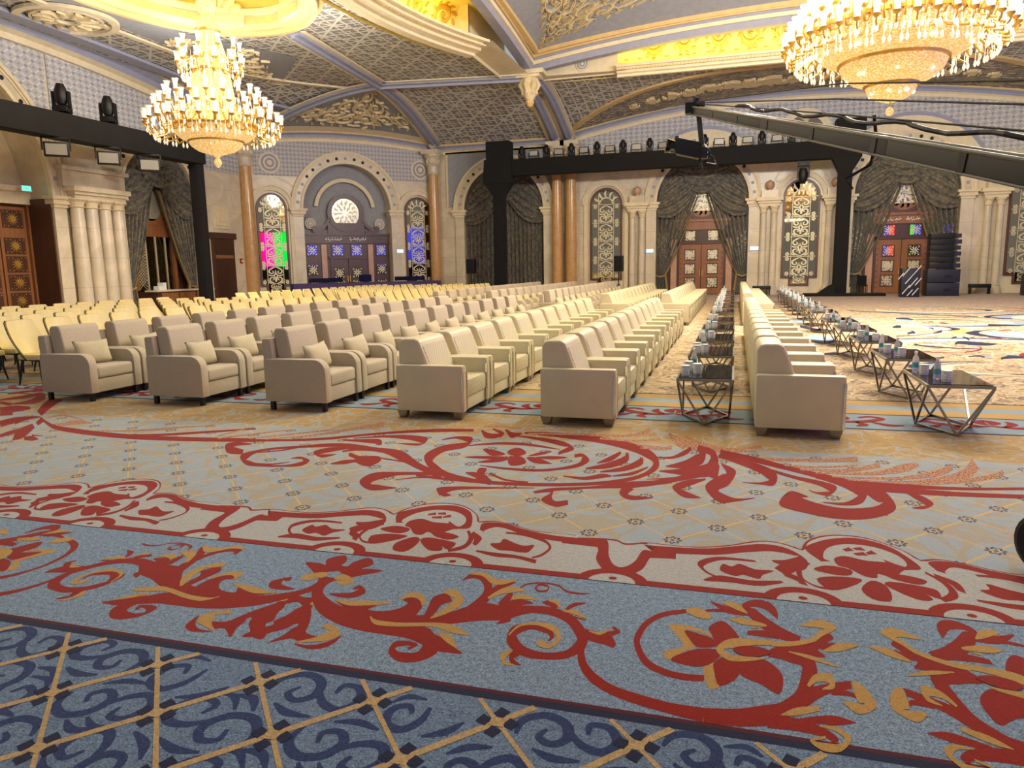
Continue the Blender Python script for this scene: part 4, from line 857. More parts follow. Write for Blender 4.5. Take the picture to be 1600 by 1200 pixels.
def mirror_window(n, fr, c, label, half=.9, zb=.85, zs=ZS, seen=True):
    o = bpy.data.objects.new('window_%d' % n, None); COL.objects.link(o); struct(o, label); o.location = fr.p(c, 0, 0); inv_loc = -o.location
    def add(b, name, mat, par=None, **k):
        q = b.put(name, mat, par or o, **k)
        if par is None: q.location = inv_loc
        return q
    st = .5; zt = zb-.4; L = [(c-half, zb), (c-half, zs)] + [(c+half*math.cos(PI-PI*i/18), zs+half*math.sin(PI*i/18)) for i in range(1, 18)] + [(c+half, zs), (c+half, zb), (c+st, zb), (c+st, zt), (c-st, zt), (c-st, zb)]
    h2 = half-.11; zi = zb+.1; K = [(c-h2, zi), (c-h2, zs)] + [(c+h2*math.cos(PI-PI*i/18), zs+h2*math.sin(PI*i/18)) for i in range(1, 18)] + [(c+h2, zs), (c+h2, zi), (c+st-.1, zi), (c+st-.1, zt+.1), (c-st+.1, zt+.1), (c-st+.1, zi)]
    b = B(); m = len(L); b.add([fr.p(u, w, z) for (u, z), (x, y) in zip(L, K) for u, z, w in ((u, z, 0), (u, z, .1), (x, y, .1), (x, y, .02))], [(4*i+k, 4*i+k+1, 4*((i+1) % m)+k+1, 4*((i+1) % m)+k) for i in range(m) for k in range(3)]); add(b, 'frame', 'window_frame')
    add(B().poly(K, [], lambda u, z: fr.p(u, .03, z)), 'mirror_pane', 'mirror_glass')
    rows = [zi+(zs-zi)*k/4 for k in range(5)]
    for z in rows[1:]: add(fbox(B(), fr, c-h2, c+h2, .03, .05, z-.015, z+.015), 'muntin', 'etched_silver')
    for s in (-1, 1): add(fbox(B(), fr, c+s*.42-.015, c+s*.42+.015, .03, .05, zi, zs+.5), 'muntin', 'etched_silver')
    for z0, z1 in zip(rows, rows[1:]):
        add(scroll_mesh(fr, c, z0+.04, 1.15, (z1-z0)*.98, .045), 'etched_scroll', 'etched_silver', kind='stuff')
        for s in (-1, 1):
            for zz in (z0+.12, z1-.12):
                b = B()
                for k in range(5): a = 2*PI*k/5; fdisc(b, fr, c+s*.6+.06*math.cos(a), zz+.07*math.sin(a), .05, .035, .045, 8)
                add(b, 'etched_flower', 'etched_silver')
    b = B(); ringband(b, fr, c, zs, h2*.42, h2*.5, .035, .05)
    for k in range(1, 6): a = PI*k/6; strip2(b, [(c+h2*.5*math.cos(a), zs+h2*.5*math.sin(a), .05), (c+h2*.75*math.cos(a+.1), zs+h2*.75*math.sin(a+.1), .12), (c+h2*.96*math.cos(a), zs+h2*.96*math.sin(a), .03)], lambda u, z: fr.p(u, .045, z))
    add(b, 'etched_fan', 'etched_silver', kind='stuff')
    add(scroll_mesh(fr, c, zt+.13, .9, zi-zt-.05, .045), 'etched_scroll', 'etched_silver', kind='stuff')
    b = B(); ringband(b, fr, c, zs, half+.12, half+.34, 0, .12); ringband(b, fr, c, zs, half+.34, half+.42, 0, .18)
    for s in (-1, 1): u0, u1 = sorted((c+s*(half+.12), c+s*(half+.34))); fbox(b, fr, u0, u1, 0, .1, .2, zs)
    add(b, 'surround', 'cream_moulding')
    b = B()
    for s in (-1, 1): strip2(b, [(c+s*.25, zs+1.6, .05), (c+s*.7, zs+1.5, .08), (c+s*1.15, zs+1.2, .08), (c+s*1.3, zs+.9, .07), (c+s*1.1, zs+.8, .06), (c+s*1.02, zs+.98, .04)], lambda u, z: fr.p(u, .02, z))
    add(b, 'carved_scroll', 'cream_moulding', kind='stuff')
    return o
mirror_window(1, FB, -6.93, 'tall etched mirror window beside the paired orange columns'); mirror_window(2, FB, 3.2, 'tall etched mirror window between the two curtained wooden doors'); mirror_window(3, FB, 13.4, 'tall etched mirror window at the right edge of the photo')
mirror_window(4, FC, 1.15, 'etched mirror window reflecting magenta and green colour bars', .8); mirror_window(5, FC, 9.45, 'etched mirror window right of the door behind the purple desk', .8)
# ---- wooden doors
def pane(fr, u, z, s, w, par, inv_loc, mat='mirror_glass'):
    f = B(); [fbox(f, fr, *q, w, w+.03, *r) for q, r in (((u-s/2-.05, u+s/2+.05), (z-s/2-.05, z-s/2)), ((u-s/2-.05, u+s/2+.05), (z+s/2, z+s/2+.05)), ((u-s/2-.05, u-s/2), (z-s/2, z+s/2)), ((u+s/2, u+s/2+.05), (z-s/2, z+s/2)))]
    o = f.put('pane_frame', 'dark_wood', par)
    b = B(); fbox(b, fr, u-s/2, u+s/2, w, w+.015, z-s/2, z+s/2); b.put('pane', mat, o)
    b = B()
    for k in range(8): a = PI*k/4+.2; strip2(b, [(u+.05*s*math.cos(a), z+.05*s*math.sin(a), .03*s), (u+.25*s*math.cos(a+.25), z+.25*s*math.sin(a+.25), .13*s), (u+.42*s*math.cos(a), z+.42*s*math.sin(a), .04*s)], lambda x, y: fr.p(x, w+.02, y), 3)
    for k in range(12): a = PI*k/6; strip2(b, [(u+.36*s*math.cos(a), z+.36*s*math.sin(a), .04*s), (u+.46*s*math.cos(a+.2), z+.46*s*math.sin(a+.2), .07*s)], lambda x, y: fr.p(x, w+.02, y), 2)
    for cx in (-1, 1):
        for cz in (-1, 1): strip2(b, [(u+cx*.3*s, z+cz*.44*s, .05*s), (u+cx*.42*s, z+cz*.42*s, .1*s), (u+cx*.44*s, z+cz*.3*s, .05*s)], lambda x, y: fr.p(x, w+.021, y), 3)
    q = b.put('etched_flower', 'etched_silver', o); q['kind'] = 'stuff'
    return o
def script_line(fr, u, z, w, wd, h, seed):
    rnd = random.Random(seed); b = B(); x = u-wd/2
    while x < u+wd/2-h:
        L = rnd.uniform(.5, 1.1)*h; k = rnd.random()
        P = [(x, z+h*.1, h*.14), (x+L*.3, z-h*.1, h*.2), (x+L*.7, z+h*(.35 if k < .5 else -.2), h*.18), (x+L, z+h*.1, h*.1)]; strip2(b, P, lambda a, c: fr.p(a, w, c), 4)
        if k > .45: strip2(b, [(x+L*.2, z, h*.16), (x+L*.15, z+h*.75, h*.1)], lambda a, c: fr.p(a, w, c), 3)
        if k < .6: fd = (x+L*.5, z+h*(.7 if k < .3 else -.55)); strip2(b, [(fd[0], fd[1], h*.16), (fd[0]+h*.18, fd[1]+h*.05, h*.16)], lambda a, c: fr.p(a, w, c), 3)
        x += L*.85+(h*.4 if rnd.random() < .25 else 0)
    return b
def door_set(n, fr, c, label, w=-.45, wide=False, text=0):
    o = bpy.data.objects.new('door_%d' % n, None); COL.objects.link(o); struct(o, label)
    hw = 1.17
    b = B(); fbox(b, fr, c-2.35, c+2.35, w-.06, w, 0, 3.9); b.put('surround_panel', 'dark_wood', o)
    for s in (-1, 1):
        u0, u1 = sorted((c+s*.02, c+s*hw)); lf = B(); fbox(lf, fr, u0, u1, w, w+.07, .02, 2.72); lf = lf.put('door_leaf', 'door_wood', o)
        for z in (.45, 1.2, 1.95): pane(fr, (u0+u1)/2, z+.2, .5, w+.07, o, None, 'mirror_glass' if text and z > 1.5 else 'etched_glass')
        for z in [.3+.28*k for k in range(9)]: b = B(); fdisc(b, fr, u1-.08 if s > 0 else u0+.08, z, .035, w+.07, w+.1, 8); b.put('stud', 'dark_wood', lf)
        b = B(); fbox(b, fr, c+s*.07-.015, c+s*.07+.015, w+.07, w+.13, 1.0, 1.35); b.put('handle', 'gold', lf)
        pane(fr, c+s*.6, 3.18, .5, w+.03, o, None, 'mirror_glass' if text else 'etched_glass')
        u0, u1 = sorted((c+s*1.3, c+s*1.62)); b = B(); fbox(b, fr, u0, u1, w, w+.1, 0, 3.0); b.put('side_pilaster', 'pink_marble', o)
        u0, u1 = sorted((c+s*1.85, c+s*2.3)); b = B(); fbox(b, fr, u0, u1, w, w+.04, .5, 3.4); b.put('side_mirror', 'mirror_glass', o)
        b = B(); 
        for k in range(9): z = .5+k*.3; b.bar(fr.p(u0, w+.05, z), fr.p(u1, w+.05, z+.45), .025); b.bar(fr.p(u1, w+.05, z), fr.p(u0, w+.05, z+.45), .025)
        b.put('side_lattice', 'etched_silver', o)
    b = B(); fbox(b, fr, c-hw-.12, c-hw, w, w+.14, 0, 2.85); fbox(b, fr, c+hw, c+hw+.12, w, w+.14, 0, 2.85); fbox(b, fr, c-hw-.12, c+hw+.12, w, w+.14, 2.73, 2.87); b.put('door_frame', 'dark_wood', o)
    b = B(); fbox(b, fr, c-1.35, c+1.35, w, w+.08, 3.5, 3.95); fbox(b, fr, c-1.5, c+1.5, w, w+.16, 3.92, 4.05); b.put('lintel', 'door_wood', o)
    b = B(); ringband(b, fr, c, 4.95, .78, .98, w-.05, w+.1, 0, 2*PI, 36); b.put('round_window_frame', 'dark_wood', o)
    b = B(); fdisc(b, fr, c, 4.95, .78, w-.05, w+.02, 32); b.put('round_window', 'etched_glass', o)
    b = B()
    for r, k0 in ((.3, 8), (.55, 14)):
        for k in range(k0): a = 2*PI*k/k0; strip2(b, [(c+(r-.12)*math.cos(a), 4.95+(r-.12)*math.sin(a), .04), (c+r*math.cos(a+.15), 4.95+r*math.sin(a+.15), .12), (c+(r+.14)*math.cos(a), 4.95+(r+.14)*math.sin(a), .03)], lambda x, y: fr.p(x, w+.04, y), 3)
    b.put('window_tracery', 'etched_silver', o)['kind'] = 'stuff'
    b = B(); fbox(b, fr, c-1.35, c+1.35, w-.02, w+.04, 4.0, 4.5); b.put('pediment', 'door_wood', o)
    if text: script_line(fr, c-.55, 3.7, w+.1, .95, .17, text).put('inscription', 'white_plastic', o)['kind'] = 'stuff'; script_line(fr, c+.6, 3.7, w+.1, .95, .17, text+1).put('inscription', 'white_plastic', o)['kind'] = 'stuff'
    return o
door_set(1, FB, -1.78, 'panelled double wooden door straight behind the central table row', text=0)
door_set(2, FB, 8.05, 'panelled double wooden door behind the striped lectern', text=31)
# the wide door on the corner wall, behind the desk
def wide_door(n, fr, c, label):
    w = -.5; o = bpy.data.objects.new('door_%d' % n, None); COL.objects.link(o); struct(o, label)
    b = B(); fbox(b, fr, c-2.5, c+2.5, w-.05, w, 0, 3.55); b.put('surround_panel', 'dark_wood', o)
    for s in (-1, 1):
        u0, u1 = sorted((c+s*.03, c+s*1.0)); b = B(); fbox(b, fr, u0, u1, w, w+.07, .02, 2.3); lf = b.put('door_leaf', 'dark_wood', o)
        for z in (.7, 1.4): pane(fr, (u0+u1)/2, z+.1, .55, w+.07, o, None)
        pane(fr, c+s*.55, 2.78, .6, w+.03, o, None)
        b = B(); fbox(b, fr, c+s*.06-.015, c+s*.06+.015, w+.07, w+.13, 1.0, 1.35); b.put('handle', 'gold', lf)
        u0, u1 = sorted((c+s*1.2, c+s*1.5)); b = B(); fbox(b, fr, u0, u1, w, w+.1, 0, 3.1); b.put('side_pilaster', 'pink_marble', o)
        for z in (.8, 1.7, 2.78): pane(fr, c+s*2.0, z, .55, w+.03, o, None)
        b = B(); strip2(b, [(c+s*.95, 4.55, .1), (c+s*1.15, 4.2, .16), (c+s*1.5, 3.95, .2), (c+s*1.75, 3.85, .26), (c+s*1.85, 4.05, .16), (c+s*1.68, 4.08, .08)], lambda u, z: fr.p(u, w+.1, z)); strip2(b, [(c+s*1.1, 3.75, .3), (c+s*1.6, 3.75, .2), (c+s*1.8, 3.8, .1)], lambda u, z: fr.p(u, w+.08, z)); b.put('scroll_bracket', 'dark_wood', o)
    b = B(); fbox(b, fr, c-1.1, c+1.1, w, w+.14, 2.3, 2.42); fbox(b, fr, c-2.5, c+2.5, w, w+.12, 3.15, 3.6); fbox(b, fr, c-2.55, c+2.55, w, w+.2, 3.6, 3.72); fbox(b, fr, c-1.05, c+1.05, w-.02, w+.06, 3.7, 4.3); b.put('lintel', 'dark_wood', o)
    b = B(); ringband(b, fr, c, 4.85, .8, 1.05, w-.05, w+.1, 0, 2*PI, 36); b.put('round_window_frame', 'dark_wood', o)
    b = B(); fdisc(b, fr, c, 4.85, .8, w-.05, w+.02, 32); b.put('round_window', 'etched_glass', o)
    b = B()
    for r, k0 in ((.3, 8), (.55, 14)):
        for k in range(k0): a = 2*PI*k/k0; strip2(b, [(c+(r-.12)*math.cos(a), 4.85+(r-.12)*math.sin(a), .04), (c+r*math.cos(a+.15), 4.85+r*math.sin(a+.15), .12), (c+(r+.14)*math.cos(a), 4.85+(r+.14)*math.sin(a), .03)], lambda x, y: fr.p(x, w+.04, y), 3)
    b.put('window_tracery', 'etched_silver', o)['kind'] = 'stuff'
    for s in (-1, 1): script_line(fr, c+s*.7, 3.38, w+.13, 1.1, .18, 50+s).put('inscription', 'white_plastic', o)['kind'] = 'stuff'
    b = B(); ringband(b, fr, c, ZS, 1.55, 1.75, w, w+.06, .12, PI-.12); b.put('inner_arch', 'cream_moulding', o)
    return o
wide_door(3, FC, 5.3, 'wide dark wooden door with round window behind the purple desk')
# left wall: medallion door in the great arch, louvred service door
def medallion_door():
    o = bpy.data.objects.new('door_4', None); COL.objects.link(o); struct(o, 'tall carved wooden door with gold sun medallions at left edge')
    w = -1.25
    b = B(); fbox(b, FL, 12.5, 22.15, w-.04, w, 0, 4.55); b.put('door_surround', 'dark_wood', o)
    b = B(); fbox(b, FL, 12.4, 22.2, w, w+.3, 4.3, 4.75); fbox(b, FL, 12.4, 22.2, w, w+.45, 4.75, 4.95); b.put('transom_cornice', 'cream_moulding', o)
    b = B(); fbox(b, FL, 22.06, 22.18, w, w+.2, 0, 4.3); b.put('door_jamb', 'door_wood', o)
    b = B(); fbox(b, FL, 22.14, 22.19, -1.3, .02, 0, 4.5); b.put('reveal_panel', 'dark_wood', o)
    for u0 in (20.95, 19.8, 18.65, 17.5):
        b = B(); fbox(b, FL, u0, u0+1.1, w, w+.08, .02, 4.2); lf = b.put('door_leaf', 'door_wood', o)
        for i, (z0, z1) in enumerate(((.4, 1.02), (1.1, 1.7), (1.78, 2.38), (2.46, 3.06), (3.42, 4.08))):
            b = B(); fbox(b, FL, u0+.13, u0+.97, w+.08, w+.1, z0, z1); pn = b.put('door_panel', 'dark_wood', lf)
            b = B(); m = (z0+z1)/2; cu = u0+.55; fdisc(b, FL, cu, m, .11, w+.1, w+.14, 14)
            for k in range(12): a = 2*PI*k/12; strip2(b, [(cu+.1*math.cos(a), m+.1*math.sin(a), .05), (cu+.24*math.cos(a), m+.24*math.sin(a), .01)], lambda u, z: FL.p(u, w+.11, z), 2)
            b.put('sun_medallion', 'gold', pn)
            b = B()
            for uu in (u0+.2, u0+.36, u0+.74, u0+.9):
                for zz in (z0+.07, z1-.07): fdisc(b, FL, uu, zz, .025, w+.1, w+.12, 6)
            b.put('gold_studs', 'gold', pn)
    return o
medallion_door()
def louvre_door():
    o = bpy.data.objects.new('door_5', None); COL.objects.link(o); struct(o, 'brown louvred service door beside the black truss post')
    b = B(); fbox(b, FL, 30.95, 32.6, 0, .1, 0, 3.3); fbox(b, FL, 30.85, 32.7, 0, .2, 3.3, 3.6); b.put('door_frame', 'dark_wood', o)
    b = B(); fbox(b, FL, 31.1, 32.45, .1, .13, 2.35, 2.5); b.put('middle_rail', 'door_wood', o)
    for k in range(34):
        z = .25+k*.06 if k < 34 else 0
        b = B(); fbox(b, FL, 31.15, 32.4, .1, .14, z, z+.035); b.put('louvre_slat', 'dark_wood', o)
    for k in range(11):
        z = 2.56+k*.06; b = B(); fbox(b, FL, 31.15, 32.4, .1, .14, z, z+.035); b.put('louvre_slat', 'dark_wood', o)
louvre_door()
b = B(); fbox(b, FL, 31.2, 32.4, 0, .06, 3.8, 4.9); fbox(b, FL, 31.35, 32.25, .06, .1, 3.95, 4.75); fbox(b, FL, 31.6, 32.0, .1, .14, 4.15, 4.55); b.put('carved_panel', 'cream_moulding', wl)
# ------------------------------------------------------------------ ceiling
sn = lambda v: math.sin(v*PI/2)
CR = Vector((-16.3, 33.1, ZC)); KC = Vector((-9.25, 34.2, ZC))
def vgold(X): t = min(1., max(0., (12.45-abs(X-3.2))/10.5)); return .02+.78*sn(t)
def P1(X, v): z0 = zA(X); return Vector((X, 41.55-(41.55-34.6)*v, z0+(10.24-z0)*sn(v)))
ceil_o = struct(B().grid(lambda a, v: P1(-9.2+25.2*a, vgold(-9.2+25.2*a)*(1-v)+v), 48, 10).put('ceiling', 'vault_lattice', smooth=True, normals=False))
def cpart(b, name, mat, **k): return b.put(name, mat, ceil_o, **k)
cpart(B().grid(lambda a, v: P1(-9.2+25.2*a, vgold(-9.2+25.2*a)*v)+Vector((0, 0, .01)), 48, 6), 'ornate_soffit', 'ornate_relief', smooth=True, normals=False)
cpart(B().sweep([P1(-9.2+25.2*i/48, vgold(-9.2+25.2*i/48)) for i in range(49)], [(-.18, -.08), (.18, -.08), (.18, .05), (-.18, .05)]), 'golden_rib', 'gold_rib')
# raised scrolls on the soffit above the back wall
def spiral(c, r0, turns, w, sg=1, n=16): return [(c[0]+r0*(1-.85*i/n)*math.cos(sg*(2*PI*turns*i/n)+c[2]), c[1]+r0*(1-.85*i/n)*math.sin(sg*(2*PI*turns*i/n)+c[2]), w*(1-.5*i/n)) for i in range(n+1)]
def relief(fn, items, h=.07):
    """raised strips laid on a curved patch; fn(a, v) -> (point, inward normal)"""
    b = B()
    for P in items:
        C = cat(P, 3); m = len(C); vs = []
        for i in range(m):
            a = Vector(C[max(i-1, 0)][:2]); c = Vector(C[min(i+1, m-1)][:2]); d = c-a
            if d.length < 1e-6: d = Vector((1, 0))
            d.normalize(); nn = Vector((-d.y, d.x))*C[i][2]/2
            for s, q in ((1, 0), (.45, h), (-.45, h), (-1, 0)):
                p, nv = fn(C[i][0]+nn.x*s, C[i][1]+nn.y*s); vs.append(p+nv*(q+.005))
        b.add(vs, [(4*i+k, 4*i+k+1, 4*i+5+k, 4*i+4+k) for i in range(m-1) for k in range(3)])
    return b
def leafy(c, r, sg, seed):
    rnd = random.Random(seed); out = [spiral(c, r, 1.35, .36*r, sg)]
    for k in range(9):
        a = c[2]+sg*k*.62; q = (c[0]+r*1.02*math.cos(a), c[1]+r*1.02*math.sin(a)); e = (c[0]+r*1.45*math.cos(a+sg*.35), c[1]+r*1.45*math.sin(a+sg*.35))
        out.append([(q[0], q[1], .1*r), ((q[0]+e[0])/2, (q[1]+e[1])/2, .2*r), (e[0], e[1], .05*r)])
    for k in range(6): a = 2*PI*k/6; out.append([(c[0], c[1], .05*r), (c[0]+.14*r*math.cos(a), c[1]+.14*r*math.sin(a), .1*r), (c[0]+.24*r*math.cos(a), c[1]+.24*r*math.sin(a), .03*r)])
    return out
def soff(x, v): return P1(x, max(0, min(1, v))), Vector((0, -.25, -1)).normalized()
its = []
for i, X in enumerate([-5.2+.95*k for k in range(18)]):
    q = vgold(X)*.5; its += [[(x, q+(y-0)*.13, w) for x, y, w in P] for P in [[(a[0], a[1], a[2]) for a in S] for S in leafy((X, 0, i), min(.5, .2+.06*i) if i < 9 else min(.5, .2+.06*(17-i)), 1 if i % 2 else -1, i)]]
cpart(relief(soff, its, .08), 'soffit_scrolls', 'relief_cream', kind='stuff', normals=False)
# corner bay
P2 = lambda X, v: Vector((X, 41.55-(41.55-33.2)*v, ZW+(ZC-ZW)*sn(v)))
cpart(B().grid(lambda a, v: P2(-16.95+7.75*a, v), 16, 12), 'corner_vault', 'vault_lattice', smooth=True, normals=False)
# patch over the corner wall
def P3(s, t):
    A = FC.p(10.92*s, 0, zCh(10.92*s)); q = A.lerp(CR, t); q.z = A.z+(ZC-A.z)*sn(t); return q
cpart(B().grid(P3, 24, 12), 'corner_spandrel', 'blue_ground', smooth=True, normals=False)
cpart(B().grid(lambda s, t: P3(s, t*.13)-Vector((0, 0, .02)), 24, 3), 'spandrel_border', 'cream_moulding', smooth=True, normals=False)
def spn(s, t): s = max(0, min(1, s)); t = max(0, min(1, t)); return P3(s, t), Vector((.3, -.3, -1)).normalized()
its = []
for i, (s, t, r) in enumerate([(.16, .34, .07), (.3, .3, .08), (.44, .28, .08), (.58, .28, .08), (.72, .3, .08), (.86, .34, .07), (.36, .5, .09), (.5, .48, .09), (.64, .5, .09), (.5, .68, .1)]):
    its += [[(x, t+(y-t)*1.3, w) for x, y, w in P] for P in leafy((s, t, i), r, 1 if s < .5 else -1, i)]
cpart(relief(spn, its, .1), 'spandrel_scrolls', 'relief_cream', kind='stuff', normals=False)
# ribs
def rib(pts, name='vault_rib', wd=.34):
    cpart(B().sweep(pts, [(-wd, -.02), (-wd*.8, -.12), (-wd*.25, -.14), (-wd*.2, -.24), (wd*.2, -.24), (wd*.25, -.14), (wd*.8, -.12), (wd, -.02), (wd, .06), (-wd, .06)]), name, 'blue_moulding')
    cpart(B().sweep(pts, [(-wd-.16, 0), (-wd-.16, -.05), (wd+.16, -.05), (wd+.16, 0)]), 'rib_border', 'cream_moulding')
rib([P3(1, i/14)-Vector((0, 0, .03)) for i in range(15)] + [CR+(Vector((-15.7, 25., ZC))-CR)*i/4-Vector((0, 0, .03)) for i in range(1, 5)])
rib([P3(0, i/14)-Vector((0, 0, .03)) for i in range(15)] + [CR.lerp(KC, i/5)-Vector((0, 0, .03)) for i in range(1, 6)])
for dx in (-.28, .5): rib([Vector((-9.45+dx, 41.2-(41.2-34.3)*i/14, ZW+(ZC-ZW)*sn(i/14)-.05)) for i in range(15)], wd=.26)
# flat field of the side aisle with the oval opening, and its fall to the left wall
OC = Vector((-16.0, 19.2, ZC)); ORX, ORY = 3.25, 4.75
XO = lambda y: -12.2+((y-21.8)/7.6)**2*1.75
oval = [(OC.x+ORX*math.cos(2*PI*i/48), OC.y+ORY*math.sin(2*PI*i/48)) for i in range(48)]
cpart(B().poly([(-21.2, 34.0), (-21.2, -6), (-10.4, -6)]+[(XO(14.2+15.2*i/20), 14.2+15.2*i/20) for i in range(21)]+[(-10.35, 33.2)], [oval], lambda x, y: Vector((x, y, ZC))), 'aisle_ceiling', 'vault_lattice')
cpart(B().poly([(-10.2, 34.3), (-10.2, -6), (-9.1, -6), (-9.1, 34.3)], [], lambda x, y: Vector((x, y, ZC+.02))) if 0 else B().poly([(-10.4, 34.4), (-10.45, 29.35), (-9.2, 28.6), (-9.2, 34.4)], [], lambda x, y: Vector((x, y, ZC-.01))), 'white_soffit', 'cream_moulding')
def PL(y, v): z0 = zL(y); return Vector((-24.7+(3.5+4.9*max(0., min(1., (y-27.)/7.))**2)*v, y, z0+(ZC-.01-z0)*sn(v)))
cpart(B().grid(lambda a, v: PL(34.0-40*a, v), 40, 6), 'aisle_cove', 'vault_lattice', smooth=True, normals=False)
cpart(B().sweep([PL(34-34*i/30, .42)-Vector((0, 0, .05)) for i in range(31)], [(-.3, 0), (-.3, -.12), (.3, -.12), (.3, 0)]), 'cove_rib', 'blue_moulding')
cpart(B().sweep([PL(34-34*i/30, .95)-Vector((0, 0, .03)) for i in range(31)], [(-.12, 0), (-.12, -.08), (.12, -.08), (.12, 0)]), 'cove_rib', 'cream_moulding')
# ornate relief band beside the oval and the big rosette
def flat(x, y): return Vector((x, y, ZC)), Vector((0, 0, -1))
cpart(B().poly([(-21.1, 32.0), (-21.1, 8), (-18.5, 8), (-19.4, 14), (-20.0, 19.2), (-19.4, 24), (-17.4, 28)], [], lambda x, y: Vector((x, y, ZC-.02))), 'ornate_ground', 'blue_ground')
its = []
for i, (x, y, r) in enumerate([(-20.2, 26.4, .55), (-19.6, 28.0, .6), (-20.4, 29.4, .5), (-20.3, 24.8, .45), (-20.3, 31., .4), (-18.9, 26.6, .4)]): its += leafy((x, y, i), r, 1 if i % 2 else -1, i)
cpart(relief(flat, its, .1), 'aisle_scrolls', 'relief_cream', kind='stuff', normals=False)
RZ = (-22.0, 21.2)
b = B()
for r0, r1, h in ((1.35, 1.6, .14), (1.05, 1.12, .1), (.3, .45, .12)): b.lathe([(r0, -.02), (r0, -h), (r1, -h), (r1, -.02)], 36, (RZ[0], RZ[1], ZC-.02))
cpart(b, 'ceiling_rosette', 'cream_moulding')
its = [[(RZ[0]+.4*math.cos(a), RZ[1]+.4*math.sin(a), .08), (RZ[0]+.75*math.cos(a+.12), RZ[1]+.75*math.sin(a+.12), .3), (RZ[0]+1.02*math.cos(a), RZ[1]+1.02*math.sin(a), .05)] for a in [2*PI*k/12 for k in range(12)]]
cpart(relief(lambda x, y: (Vector((x, y, ZC-.06)), Vector((0, 0, -1))), its, .1), 'rosette_petals', 'relief_cream', kind='stuff', normals=False)
# oval rim, dome and shells
op = [Vector((OC.x+(ORX+.15)*math.cos(2*PI*i/64), OC.y+(ORY+.15)*math.sin(2*PI*i/64), ZC)) for i in range(64)]
cpart(B().sweep(op, [(-.3, .3), (-.3, -.05), (-.12, -.2), (.1, -.2), (.12, -.32), (.3, -.32), (.34, -.1), (.5, -.06), (.5, .05)], closed=True), 'oval_rim', 'gold_rib')
cpart(B().sweep([p+Vector((0, 0, .32)) for p in op], [(-.28, .1), (-.4, .1), (-.4, -.1), (-.28, -.1)], closed=True), 'oval_rim_beading', 'cream_moulding')
cpart(B().grid(lambda a, v: Vector((OC.x+ORX*1.05*math.cos(2*PI*a)*math.cos(v*1.5), OC.y+ORY*1.05*math.sin(2*PI*a)*math.cos(v*1.5), ZC+.1+2.0*math.sin(v*1.5))), 48, 10), 'oval_dome', 'yellow_cove', smooth=True, normals=False)
def shell(c, ang):
    b = B()
    for k in range(9):
        a = PI*(k+.5)/9; d = Vector((math.cos(ang+PI/2)*math.cos(a), math.sin(ang+PI/2)*math.cos(a), math.sin(a)))
        b.tube([c, c+d*.45, c+d*.85, c+d*1.0], [.05, .11, .17, .08], 6)
    b.bar(c-Vector((math.cos(ang+PI/2), math.sin(ang+PI/2), 0))*.95, c+Vector((math.cos(ang+PI/2), math.sin(ang+PI/2), 0))*.95, .3, .32)
    return b
for aa in (1.05, 2.1, 0.0): cpart(shell(Vector((OC.x+(ORX-.1)*math.cos(aa), OC.y+(ORY-.1)*math.sin(aa), ZC+.05)), aa), 'scallop_shell', 'relief_cream')
# core: ledges, lit coves, arches, pendentives, ring
X1 = 15.65
def ledge(path, k=1.):
    pr = [(a*k, c) for a, c in [(0, .12), (.42, .12), (.42, .02), (.34, 0), (.34, -.08), (.24, -.1), (.24, -.2), (.12, -.24), (.12, -.34), (0, -.36)]]
    cpart(B().sweep(path, pr), 'cove_ledge', 'cream_moulding')
    b = B()
    for a, c in zip(path, path[1:]):
      d = (c-a).normalized(); s = d.cross(Vector((0, 0, 1))); n = int((c-a).length/.16)
      for i in range(n): q = a+d*(i+.5)*.16+s*.3*k+Vector((0, 0, -.05)); b.box(q.x-.05, q.x+.05, q.y-.05, q.y+.05, q.z-.045, q.z+.03)
    cpart(b, 'ledge_dentils', 'gold_rib', kind='stuff')
ledge([Vector((-5.3, 34.7, 10.32)), Vector((11.9, 34.7, 10.32))]); ledge([Vector((XO(14.2+15.2*i/16), 14.2+15.2*i/16, 10.32)) for i in range(17)], 2.7)
def lit_wall(fn, L, name='cove_wall'):
    cpart(B().grid(lambda a, v: fn(a, v), 40, 8), name, 'yellow_cove', smooth=True, normals=False)
CV = lambda v: (.75*math.cos(v*1.3), 1.9*math.sin(v*1.3)/math.sin(1.3))
lit_wall(lambda a, v: Vector((-9.2+24.8*a, 34.75+CV(v)[0], 10.2+CV(v)[1])), 1); lit_wall(lambda a, v: Vector((XO(14.+15.6*a)-CV(v)[0], 14.+15.6*a, 10.2+CV(v)[1])), 1)
cpart(B().box(-9.2, 15.6, 34.3, 35.6, 12.0, 12.1), 'cove_roof', 'yellow_cove'); cpart(B().box(-13.2, -9.2, 9, 34.5, 12.0, 12.1), 'cove_roof', 'yellow_cove')
its = []
for k in range(11): X = -3.8+1.4*k; its += [[(x, .55+(y)*.5, w) for x, y, w in P] for P in leafy((X, 0, k), .42, 1 if k % 2 else -1, k)]
def cw(x, v): q = CV(max(0, min(1, v))); return Vector((x, 34.75+q[0], 10.2+q[1])), Vector((0, -1, -.3)).normalized()
cpart(relief(cw, its, .06), 'cove_leaves', 'gold_relief', kind='stuff', normals=False)
b = B()
for k in range(28): X = -5.+.6*k; p, n = cw(X, .27); b.lathe([(0, 0), (.06, -.01), (.09, .0), (.09, .03)], 8, p+Vector((0, -.02, 0)))
cpart(b, 'cove_bosses', 'gold_relief', kind='stuff')
its = []
for k in range(11): Y = 14.8+1.4*k; its += [[(x, .55+(y)*.5, w) for x, y, w in P] for P in leafy((Y, 0, k), .42, 1 if k % 2 else -1, k)]
